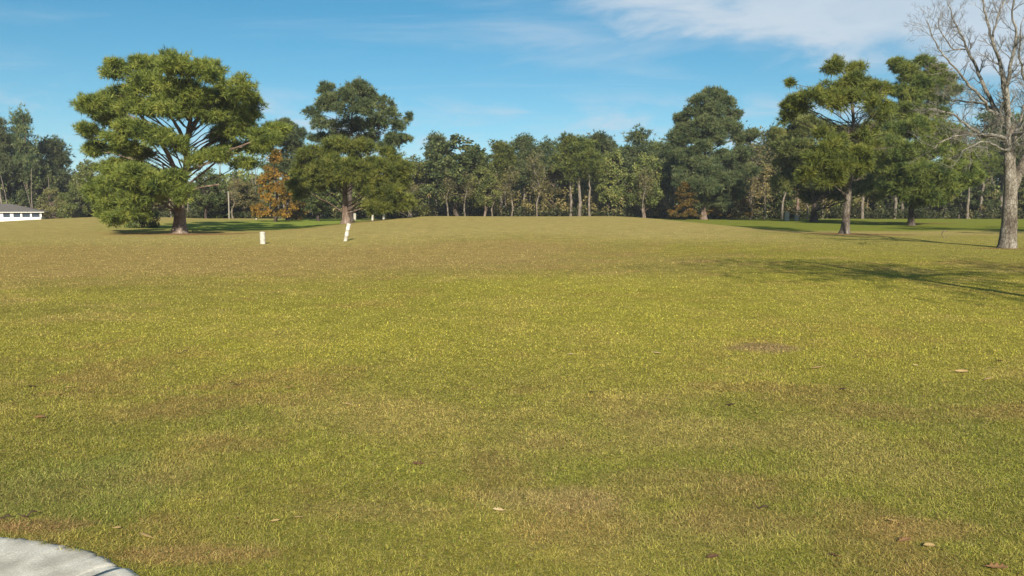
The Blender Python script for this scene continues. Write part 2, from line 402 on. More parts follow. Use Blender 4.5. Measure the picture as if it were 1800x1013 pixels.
# ------------------------------------------------------------------ tree builders
def limb_to(acc, start, end, r0, r1, sag=.12, n=5):
    s = Vector(start); e = Vector(end); L_ = (e - s).length
    mid = s.lerp(e, .5) + Vector((random.gauss(0, .05), random.gauss(0, .05), random.uniform(-.2, 1) * sag)) * L_
    pts = smoothline([s, mid, e], 4, L_ * .012)
    tube(acc, pts, np.linspace(r0, r1, len(pts)), n)
    return pts
def blob_tree(name, label, cat, basepx, Y, trunk, blobs, leaf, bark, r0, tuft=(.30, .016, 10), dens=1.0, kind='pine',
              depth=.8, group=None, extra=(), sub=6, filler=.6, gap=.42, flat=.62, r1=.05, twigs=0):
    """trunk: pixel polyline of the stem; blobs: (px, py, rx, ry) foliage masses; each is given its own depth round the stem"""
    b = base(basepx, Y); mpp = Y / F
    root = empty(name, b, label, cat, group)
    tacc = Acc(); cacc = Acc()
    tp = [b - Vector((0, 0, .15))] + [at(q[0], q[1], Y + (q[2] if len(q) > 2 else 0)) for q in trunk]
    pts = smoothline(tp, 6, r0 * .04)
    hh = [p.z - b.z for p in pts]; H = max(hh)
    rad = [max(r1, r0 * (1 - .86 * (max(h, 0) / H) ** .8)) * (1 + .55 * math.exp(-max(h, 0) / (r0 * 1.1))) for h in hh]
    tube(tacc, pts, rad, 14)
    xs = [q[0] for q in blobs]; cxp = (min(xs) + max(xs)) / 2; hw = (max(xs) - min(xs)) / 2 * mpp + .5
    allb = []
    for q in blobs:
        px, py, rx, ry = q[:4]; rx *= mpp; ry *= mpp
        off = (px - basepx) * mpp
        room = math.sqrt(max(0, 1 - (off / (hw * 1.15)) ** 2)) * hw * depth
        dy = q[4] if len(q) > 4 else random.uniform(-room, room * .35)
        rx *= .80; ry *= .80
        allb.append((at(px, py, Y + dy), rx, ry))
        if random.random() < filler * .7:
            allb.append((at(px + random.uniform(-.5, .5) * rx / mpp, py - random.uniform(-3, 5), Y + random.uniform(.2, 1) * room), rx * .95, ry * .95))
    for c, rx, ry in allb:
        # limb from stem
        cand = [(k, p) for k, p in enumerate(pts) if p.z < c.z - .15 * abs(c.x - p.x) and p.z > b.z + H * .12] or [(len(pts) // 4, pts[len(pts) // 4])]
        dxy = math.hypot(c.x - cand[-1][1].x, c.y - cand[-1][1].y)
        want = c.z - .45 * dxy
        k, s = min(cand, key=lambda t: abs(t[1].z - want))
        lr = min(rad[k] * .4, .008 * (c - s).length + .016)
        limb_to(tacc, s, c, lr, lr * .35)
        ns = max(3, int(1.7 * sub * (rx * ry) ** .5 / .8 + 1))
        sc_, _ = shell(ns * 2, c, (rx * 1.12, rx, ry * 1.15), .3, .15)
        for s2 in sc_:
            sr = random.uniform(.18, gap * .82) * rx + .10
            if random.random() < .5: limb_to(tacc, c, s2, lr * .35, .008, n=3)
            area = sr * sr
            if kind == 'pine':
                n = int(70 * area ** .9 * dens + 8)
                ax = np.array([sr * random.uniform(.45, .95), sr * random.uniform(.45, .95), sr * flat * random.uniform(.45, .8)])
                U = rng.normal(0, .75, (n, 3)); P = np.array(tuple(s2)) + U * ax; U = nrm(U)
                D = nrm(U + np.array([0, 0, .45]) + nrm(np.array(s2) - np.array(c)) * .3)
                tufts(cacc, P, D, max(6, tuft[2] - 1), tuft[0] * .98, tuft[1] * 1.2)
            else:
                n = int(420 * area * dens + 20)
                P, U = shell(n, s2, (sr, sr, sr * .8), .1, .1)
                leaves(cacc, P, tuft[0])
    for e in extra: e(tacc, pts, rad, b)
    for _ in range(twigs):
        k = random.randrange(len(pts) // 3, int(len(pts) * .72))
        d = Vector((random.gauss(0, 1), random.gauss(0, 1), random.uniform(-.2, .7))).normalized()
        twig(tacc, pts[k], d, random.uniform(.8, 2.6), rad[k] * .22 + .01, 2)
    tacc.build('trunk', bark, root, True)
    cacc.build('crown', leaf, root)
    return root
def twig(acc, p, d, L_, r, lev, up=.12, kids=5):
    pts = [Vector(p)]; dd = Vector(d)
    n = 5
    for _ in range(n):
        dd = (dd + Vector((random.gauss(0, .16), random.gauss(0, .16), random.gauss(up, .14)))).normalized()
        pts.append(pts[-1] + dd * L_ / n)
    rr = np.linspace(r, max(r * .3, .004), n + 1)
    tube(acc, pts, rr, 5 if r > .03 else 3)
    if lev > 0:
        for k in range(kids):
            t = random.uniform(.2, 1); i = min(n - 1, int(t * n)); q = pts[i].lerp(pts[i + 1], t * n - i)
            tg = (pts[i + 1] - pts[i]).normalized()
            s = tg.cross(Vector((random.gauss(0, 1), random.gauss(0, 1), random.gauss(0, 1)))).normalized()
            twig(acc, q, (tg * .75 + s * random.uniform(.5, 1)).normalized(), L_ * random.uniform(.32, .6) * (1.1 - .4 * t), rr[i] * .6, lev - 1, up, kids)

# ------------------------------------------------------------------ hero trees
S = lambda L_, r=1.0: [(a_[0], a_[1], a_[2] * r, a_[3] * r) + tuple(a_[4:]) for a_ in L_]
big = [(205,122,22,17),(248,118,28,17),(313,113,34,16),(361,127,28,17),(417,152,28,20),(443,184,24,20),(165,180,26,16),(150,186,18,12),
 (206,168,28,18),(258,148,34,20,-3),(310,158,34,20,-3.5),(344,172,30,18,-3),(392,176,30,20,-1.5),(430,205,26,20),(189,202,30,16,-1),(234,189,30,16,-3),(285,190,34,15,-4),(330,196,26,13,-3),(372,204,26,14,-2),
 (155,232,22,15),(170,262,22,13,1),(200,244,20,10),(241,228,32,16,-4),(278,244,28,14,-4),(308,256,22,14,-3.5),(223,262,26,10),(250,272,22,9,-1),(482,228,20,14),(460,244,26,14),(415,226,28,16,-1),(392,238,20,9,2),
 (382,272,32,10,-2),(430,288,28,10,-1),(344,282,20,8,-3),(452,262,24,11),(405,258,22,9,1.5),(196,294,30,13,1),(226,288,28,11,2),
 (170,335,26,20,-2),(206,316,32,20,-3.5),(241,308,32,18,-4.5),(275,320,28,18,-4.5),(305,318,24,18,-4),(322,340,18,16,-4),(189,354,26,18,-2.5),(225,348,30,18,-3.5),(262,346,26,16,-3.5),
 (208,383,22,9,-3),(236,376,22,10,-3),(188,372,18,10,-2)]
blob_tree('pine_tree', 'broad umbrella-crowned pine with thick trunk and low sweeping left boughs', 'tree', 315, 52,
  [(316,385),(317,350),(323,315),(329,285),(328,252),(334,215),(337,180),(336,140)], big, M['pine_sun'], M['bark'], .40,
  tuft=(.34, .018, 11), dens=1.2, sub=8, filler=.75,
  extra=[lambda acc, pts, rad, b: [tube(acc, smoothline([at(*q) for q in l], 4, .02), np.linspace(r_, .06, 4 * (len(l) - 1) + 1), 8) for l, r_ in (
     ([(319,335,52),(308,300,51),(290,262,50.5),(262,225,50),(238,190,50)], .19),
     ([(328,262,52),(318,235,52.5),(300,205,53),(280,172,53)], .16),
     ([(330,240,52),(352,205,52.5),(378,175,53),(402,160,53)], .15),
     ([(326,300,52),(350,268,53),(385,245,54),(430,226,54),(470,228,54)], .17),
     ([(320,345,52),(352,330,51),(385,325,50)], .05))]])
mid = [(548,272,24,18),(596,258,28,16,-1),(637,262,28,16,-1),(682,280,26,18),(534,306,24,20),(578,296,30,22,-2.5),(620,302,30,22,-3),(661,300,28,22,-2.5),(700,298,20,18),
 (552,322,22,15,-1),(584,316,22,13,-2.5),(646,328,22,14,-2.5),(682,338,26,18,-2),(664,362,24,13,-2),(710,354,24,14,-1),(696,320,24,16),(526,332,18,14)]
blob_tree('pine_tree', 'bushy bright green pine right behind the leaning white post, low rounded crown', 'tree', 608, 62,
  [(607,370),(606,340),(610,310),(614,280),(618,252)], mid, M['pine_sun'], M['bark'], .30, tuft=(.36, .019, 11), dens=1.5, sub=8, filler=.8)
tall = [(574,158,16,12),(590,172,20,14),(631,156,22,14),(610,168,22,14),(649,170,20,14),(572,184,18,14),(607,192,22,15),(638,192,22,15),(546,200,12,10),(558,216,16,12),(580,220,20,13),
 (619,220,24,14),(680,184,20,14),(684,206,22,14),(717,206,8,8),(704,222,16,11),(660,220,22,14),(690,244,20,12),(716,246,9,8),(560,242,16,9),(598,240,22,12),(652,244,24,12),(676,260,20,10)]
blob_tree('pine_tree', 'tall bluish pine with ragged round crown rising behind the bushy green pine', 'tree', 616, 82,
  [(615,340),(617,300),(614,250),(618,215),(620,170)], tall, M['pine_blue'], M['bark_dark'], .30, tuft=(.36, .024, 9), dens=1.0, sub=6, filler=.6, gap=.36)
side = [(482,226,16,11),(505,220,18,11),(525,238,18,12),(495,246,20,12),(472,260,14,10),(515,262,20,12),(500,282,22,11),(482,296,18,11),(530,282,18,11),(512,302,20,12)]
blob_tree('pine_tree', 'dark bluish pine between the umbrella pine and the tall pine, above the orange tree', 'tree', 506, 92,
  [(506,340),(504,290),(506,250),(507,225)], side, M['pine_blue'], M['bark_dark'], .22, tuft=(.38, .026, 9), dens=.9, filler=.4)
ctr = [(1238,258,20,10,-2),(1240,298,24,11,-3),(1246,330,24,12,-3),(1216,338,20,11,-2),(1288,342,20,12,-1),(1196,318,16,11,-1),(1225,352,18,8,-1),(1270,358,20,9,-1),(1242,214,22,12,-2),(1251,168,20,11),(1229,178,18,12),(1272,182,20,12),(1284,204,18,13),(1217,200,18,12),(1250,196,24,14,-1),(1197,208,13,10),(1204,226,16,11),(1239,220,24,13,-2),(1272,222,22,13,-1),(1290,228,16,11),
 (1222,240,22,11),(1258,242,26,11,-1),(1300,244,16,10),(1318,236,16,9),(1196,244,14,9),(1209,270,22,11),(1235,286,24,11,-2),(1268,276,24,11,-1),(1294,292,22,12),(1254,306,26,12,-2),(1209,300,22,12),(1284,318,22,13),(1230,322,24,12),(1306,268,18,10),(1264,338,22,12),(1320,300,14,10)]
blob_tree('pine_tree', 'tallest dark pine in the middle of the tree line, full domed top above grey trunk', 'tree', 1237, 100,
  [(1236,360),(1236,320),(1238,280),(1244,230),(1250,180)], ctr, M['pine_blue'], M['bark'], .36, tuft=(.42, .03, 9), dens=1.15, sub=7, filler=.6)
pa = [(1500,268,14,11,-2),(1478,296,16,12,-3),(1512,296,18,12,-2),(1520,236,14,10,-1),(1446,236,16,10,-1),(1532,256,14,10,0),(1469,110,12,8,0),(1462,122,14,9,0),(1502,122,17,9,0),(1497,146,26,14,-1),(1458,158,26,13,-1),(1426,168,20,12),(1523,152,22,13),(1546,158,16,12),(1404,184,18,12),(1380,206,14,10),(1534,180,22,13),(1495,174,26,13,-2),
 (1466,184,24,12,-1.5),(1388,146,5,5,0),(1384,186,7,5,0),(1452,258,22,15,-2.5),(1474,252,18,14,-2),(1436,282,24,16,-2.5),(1471,286,24,15,-3),(1426,306,24,14,-2),(1462,312,24,14,-2.5),(1516,272,18,12),(1540,200,18,10)]
blob_tree('pine_tree', 'ragged sunlit pine with dead twigs midway, dark trunk in front of the others', 'tree', 1485, 50,
  [(1487,385),(1490,350),(1493,310),(1498,260),(1500,215),(1497,175),(1485,135),(1470,112)], pa, M['pine_sun'], M['bark_mid'], .25, tuft=(.36, .017, 11), dens=1.3, sub=7, filler=.75, twigs=30)
pb = [(1596,206,20,10,0),(1622,196,20,10,0),(1652,200,18,9,0),(1566,190,14,9,0),(1646,176,18,8,0),(1676,160,12,7,0),(1574,112,12,9,0),(1594,120,16,10,0),(1626,110,16,9,0),(1648,126,18,11,0),(1612,140,24,12,0),(1644,150,22,11,0),(1664,143,14,10,0),(1586,162,18,11,0),(1610,170,22,11,0),(1634,164,18,10,0),(1600,190,22,10,0),
 (1578,232,26,16),(1612,224,28,15,-2),(1644,228,28,15,-1),(1674,236,24,15),(1564,262,24,18),(1600,264,28,18,-3),(1637,262,28,18,-3),(1678,266,26,18,-1),(1706,276,20,17),(1572,296,26,18,-2),(1612,300,28,18,-4),(1650,300,28,18,-4),(1688,302,26,18,-2),(1712,314,18,16),
 (1590,330,26,16,-2.5),(1630,332,28,16,-3),(1668,330,26,16,-2),(1562,322,22,14,-1),(1644,350,22,10,-1),(1604,352,22,9,0),(1545,290,20,14),(1540,262,18,12)]
blob_tree('pine_tree', 'wide dense pine with a separate upper tuft, left of the bare tree', 'tree', 1602, 72,
  [(1602,370),(1603,340),(1606,300),(1610,250),(1607,205),(1612,160),(1618,125)], pb, M['pine_mid'], M['bark_dark'], .27, tuft=(.40, .022, 11), dens=1.4, sub=8, filler=.7, twigs=14)
pc = [(1505,236,20,14),(1530,226,18,13),(1548,242,18,14),(1515,262,20,14),(1480,236,20,13),(1452,226,20,12),(1424,216,18,12),(1392,212,16,11),(1556,212,14,10),(1500,330,20,12),(1402,258,24,16),(1376,256,18,14),(1384,286,24,16),(1418,282,26,16),(1400,312,26,16),(1440,316,24,16),(1378,320,20,14),(1422,342,24,12),(1452,336,18,12),(1366,236,14,10),(1396,232,18,10),(1500,300,24,16),(1520,322,24,16),(1470,336,22,13),(1536,336,20,13),(1540,310,20,14)]
blob_tree('pine_tree', 'shaded dark green pine behind the ragged pine, its dark trunk left of the other', 'tree', 1431, 86,
  [(1431,360),(1430,330),(1428,300),(1420,262)], pc, M['oak_mid'], M['bark_dark'], .34, tuft=(.40, .026, 10), dens=1.3, sub=7, filler=.6)

print('heroes', time.time() - T0)
# ------------------------------------------------------------------ bare tree on the right
def bare_tree():
    Y = 33.0; b = base(1772, Y)
    root = empty('bare_tree', b, 'tall leafless lichen-grey tree with forked trunk at the right', 'tree')
    t = Acc(); c = Acc()
    main = [b - Vector((0, 0, .2))] + [at(*q) for q in ((1773,410,Y),(1775,370,Y),(1776,320,Y),(1774,270,Y),(1776,222,Y))]
    pts = smoothline(main, 6, .008); n = len(pts)
    rad = np.linspace(.34, .17, n) * np.array([1 + .16 * math.exp(-max(p.z - b.z, 0) / .3) for p in pts])
    tube(t, pts, rad, 18)
    sec = smoothline([at(1778,335,Y), at(1792,300,Y + .2), at(1806,268,Y + .4), at(1818,220,Y + .6), at(1822,150,Y + .9), at(1815,60,Y + 1.2)], 5, .01)
    tube(t, sec, np.linspace(.21, .07, len(sec)), 12)
    limbs = [([(1776,228,0),(1768,190,0),(1763,140,-.2),(1752,95,-.4),(1738,50,-.5),(1728,5,-.6),(1722,-60,-.7)], .105, 7),
             ([(1774,222,0),(1750,195,.3),(1728,150,.5),(1712,110,.8),(1695,75,1.0),(1678,40,1.2),(1664,0,1.3)], .10, 7),
             ([(1774,205,0),(1770,165,-.4),(1776,120,-.8),(1785,70,-1.1),(1780,20,-1.4),(1786,-60,-1.6)], .10, 7),
             ([(1745,196,.3),(1718,165,0),(1692,135,-.4),(1665,105,-.8),(1644,75,-1.0),(1628,35,-1.2)], .06, 7),
             ([(1774,248,0),(1748,238,-.6),(1718,232,-1.1),(1690,212,-1.6),(1662,196,-2.0),(1630,190,-2.4)], .085, 7),
             ([(1750,242,-.5),(1720,240,-.8),(1690,238,-1.2),(1662,246,-1.5),(1640,262,-1.7)], .05, 5),
             ([(1762,205,0),(1735,185,1.0),(1700,178,2.0),(1668,176,2.8),(1645,160,3.4)], .06, 7),
             ([(1776,236,0),(1800,236,-.8),(1835,225,-1.6),(1880,200,-2.4)], .09, 6),
             ([(1776,250,0),(1790,225,1.6),(1800,180,2.6),(1806,120,3.4)], .08, 7),
             ([(1820,190,.7),(1800,140,-.2),(1792,90,-.9),(1800,30,-1.4)], .06, 6),
             ([(1821,160,.8),(1850,110,1.2),(1870,40,1.5)], .07, 6),
             ([(1775,262,0),(1760,262,-1.4),(1738,250,-2.6),(1712,255,-3.6),(1690,268,-4.3)], .055, 6),
             ([(1745,72,-.4),(1752,35,-.2),(1765,0,0),(1772,-40,.1)], .045, 6),
             ([(1700,86,.9),(1676,86,.9),(1655,60,.7),(1648,30,.5)], .035, 5)]
    for l, r_, kids in limbs:
        p = smoothline([at(q[0], q[1], Y + q[2]) for q in l], 4, .025)
        rr = np.linspace(r_, .014, len(p)); tube(c, p, rr, 8)
        for k in range(int(kids * 3.8)):
            i = random.randrange(2, len(p) - 1); tg = (p[i + 1] - p[i]).normalized()
            s = tg.cross(Vector((random.gauss(0, 1), random.gauss(0, 1), random.gauss(0, 1)))).normalized()
            twig(c, p[i], (tg * .6 + s * random.uniform(.5, 1)).normalized(), random.uniform(.35, 1.3), rr[i] * .34 + .003, 2, .10, 5)
    t.build('trunk', M['bark_grey'], root, True); c.build('crown', M['bark_lichen'], root, True)
bare_tree()

# ------------------------------------------------------------------ tree-line kinds (local meshes, shared by copies)
def local_tree(kind, leaf, bark, seed):
    """a tree 10 m tall at the origin: returns (trunk mesh, crown mesh)"""
    global rng
    random.seed(seed); rng = np.random.default_rng(seed)
    t = Acc(); c = Acc(); H = 10.0
    bend = [(random.gauss(0, .15) * k, random.gauss(0, .15) * k) for k in range(6)]
    if kind in ('tall', 'thin'):
        bend = [(a_ * .35, b_ * .35) for a_, b_ in bend]
        pts = smoothline([Vector((bend[k][0], bend[k][1], H * .95 * k / 5 - (.2 if k == 0 else 0))) for k in range(6)], 4, .02)
        rad = np.linspace(.17, .03, len(pts)); tube(t, pts, rad, 7)
        z0, z1, w = (.50, 1.0, 1.7) if kind == 'tall' else (.62, 1.0, 1.1)
        for k in range(44 if kind == 'tall' else 26):
            f = random.uniform(0, 1); zc = H * (z0 + (z1 - z0) * f) - .5
            rr = w * (math.sin(math.pi * min(1, .25 + .75 * f)) ** .6) * random.uniform(.2, 1.0); th = random.uniform(0, 6.283)
            cpt = Vector((math.cos(th) * rr, math.sin(th) * rr, zc))
            i = min(range(len(pts)), key=lambda q: abs(pts[q].z - (zc - rr * .5)))
            limb_to(t, pts[i], cpt, .05, .015, n=4)
            r = random.uniform(.35, .8)
            for s2 in shell(4, cpt, (r, r, r * .6), .2)[0]:
                U = rng.normal(0, .7, (14, 3)); P = s2 + U * np.array([r * .75, r * .75, r * .48]); U = nrm(U); tufts(c, P, nrm(U + [0, 0, .4]), 8, .38, .034)
        for k in range(7):
            i = random.randrange(6, len(pts) - 6); th = random.uniform(0, 6.283)
            limb_to(t, pts[i], pts[i] + Vector((math.cos(th), math.sin(th), .3)) * random.uniform(.4, 1), .025, .008, n=3)
    elif kind in ('oak', 'bushy'):
        pts = smoothline([Vector((bend[k][0], bend[k][1], H * .7 * k / 5 - (.2 if k == 0 else 0))) for k in range(6)], 4, .03)
        rad = np.linspace(.24, .05, len(pts)); tube(t, pts, rad, 8)
        z0 = .22 if kind == 'oak' else .10
        for k in range(46):
            f = random.uniform(0, 1); zc = H * (z0 + (.93 - z0) * f)
            rr = 3.4 * math.sin(math.pi * (.16 + .78 * f)) ** .75 * random.uniform(.35, 1.0); th = random.uniform(0, 6.283)
            cpt = Vector((math.cos(th) * rr, math.sin(th) * rr, zc))
            i = min(range(len(pts)), key=lambda q: abs(pts[q].z - (zc - rr * .7)))
            limb_to(t, pts[i], cpt, .07, .02, n=4)
            r = random.uniform(.6, 1.15)
            for s2 in shell(5, cpt, (r, r, r * .8), .3)[0]:
                P, U = shell(46, s2, (r * .55, r * .55, r * .45), .1, .2); leaves(c, P, .30)
    elif kind == 'cone':
        pts = smoothline([Vector((bend[k][0] * .4, bend[k][1] * .4, H * .97 * k / 5 - (.2 if k == 0 else 0))) for k in range(6)], 4, .02)
        rad = np.linspace(.28, .03, len(pts)); tube(t, pts, rad, 7)
        for k in range(64):
            f = random.uniform(0, 1) ** 1.25; zc = H * (.10 + .88 * f); rr = 3.3 * (1 - f) ** .8 * random.uniform(.3, 1.05) + .1; th = random.uniform(0, 6.283)
            cpt = Vector((math.cos(th) * rr, math.sin(th) * rr, zc))
            i = min(range(len(pts)), key=lambda q: abs(pts[q].z - (zc - rr * .15)))
            limb_to(t, pts[i], cpt, .05, .012, n=4)
            r = random.uniform(.4, .8)
            for s2 in shell(4, cpt, (r, r, r * .55), .2)[0]:
                P, U = shell(34, s2, (r * .6, r * .6, r * .4), .1, .1); leaves(c, P, .24)
    elif kind == 'sparse':
        pts = smoothline([Vector((bend[k][0], bend[k][1], H * .98 * k / 5 - (.2 if k == 0 else 0))) for k in range(6)], 4, .03)
        rad = np.linspace(.17, .02, len(pts)); tube(t, pts, rad, 6)
        for k in range(30):
            f = random.uniform(0, 1); i = int(6 + f * (len(pts) - 8)); th = random.uniform(0, 6.283)
            e = pts[i] + Vector((math.cos(th), math.sin(th), random.uniform(.3, 1.1))) * random.uniform(.8, 2.2) * (1.1 - f * .6)
            q = limb_to(t, pts[i], e, .04, .01, n=3)
            for w_ in range(4):
                s_ = q[random.randrange(2, len(q))]; limb_to(t, s_, s_ + Vector((random.gauss(0, .5), random.gauss(0, .5), random.gauss(.3, .3))), .014, .006, n=3)
            P = np.array([tuple(q[random.randrange(3, len(q))]) for _ in range(34)]) + rng.normal(0, .33, (34, 3)); leaves(c, P, .26)
    elif kind == 'shrub':
        for k in range(6):
            th = random.uniform(0, 6.283); limb_to(t, Vector((0, 0, -.2)), Vector((math.cos(th) * 2.4, math.sin(th) * 2.4, random.uniform(4, 8))), .25, .05, n=4)
        for k in range(40):
            f = random.uniform(0, 1); rr = 5.0 * math.sqrt(max(0, 1 - (f * .95) ** 2)) * random.uniform(.2, 1); th = random.uniform(0, 6.283)
            P, U = shell(110, (math.cos(th) * rr, math.sin(th) * rr, .6 + 8.6 * f), (1.5, 1.5, 1.2), .1, .1); leaves(c, P, .62)
    o1 = t.build('trunk', bark, None, True); o2 = c.build('crown', leaf)
    return (o1, o2)
PROTO = {}
def mk(key, kind, leaf, bark, seed): PROTO[key] = [local_tree(kind, M[leaf], M[bark], seed), False]
mk('tallA', 'tall', 'pine_mid', 'bark_pale', 101); mk('tallB', 'tall', 'pine_blue', 'bark_pale', 102); mk('thinA', 'thin', 'pine_mid', 'bark_pale', 103)
mk('tallC', 'tall', 'pine_blue', 'bark', 104); mk('oakD', 'oak', 'oak_dark', 'bark_dark', 105); mk('oakM', 'oak', 'oak_mid', 'bark', 106); mk('oakO', 'bushy', 'oak_olive', 'bark', 107)
mk('oakE', 'bushy', 'oak_mid', 'bark_pale', 108); mk('cone', 'cone', 'russet', 'bark_dark', 109); mk('coneG', 'cone', 'rustgreen', 'bark_dark', 110)
mk('gold', 'sparse', 'gold', 'bark_pale', 111); mk('sparseO', 'sparse', 'oak_olive', 'bark_pale', 112); mk('shrubD', 'shrub', 'oak_dark', 'bark_dark', 113); mk('shrubO', 'shrub', 'rustgreen', 'bark_dark', 114)
mk('oakF', 'oak', 'oak_dark', 'bark_dark', 115)
WID = dict(tall=3.9, thin=2.9, oak=8.0, bushy=8.0, cone=6.8, sparse=4.6, shrub=12.0)
NM = dict(tall='pine_tree', thin='pine_tree', oak='oak_tree', bushy='leafy_tree', cone='cypress_tree', sparse='thin_tree', shrub='shrub')
KIND = dict(tallA='tall', tallB='tall', tallC='tall', thinA='thin', oakD='oak', oakF='oak', oakM='oak', oakO='bushy', oakE='bushy', cone='cone', coneG='cone', gold='sparse', sparseO='sparse', shrubD='shrub', shrubO='shrub')
def plant(key, px, top, wpx, Y, label, group=None):
    k = KIND[key]; b = base(px, Y)
    H = at(px, top, Y).z - b.z; sw = wpx * Y / F / WID[k]
    (t, c), used = PROTO[key]
    root = empty(NM[k], b, label, 'shrub' if k == 'shrub' else 'tree', group)
    root.rotation_euler.z = random.uniform(0, 6.283); root.scale = (sw, sw, H / 10)
    if not used:
        PROTO[key][1] = True
    else:
        t = t.copy(); c = c.copy(); COL.objects.link(t); COL.objects.link(c)
    t.parent = root; c.parent = root
random.seed(5)
TL = 'trees of the tree line'; LW = 'trees behind the white house'
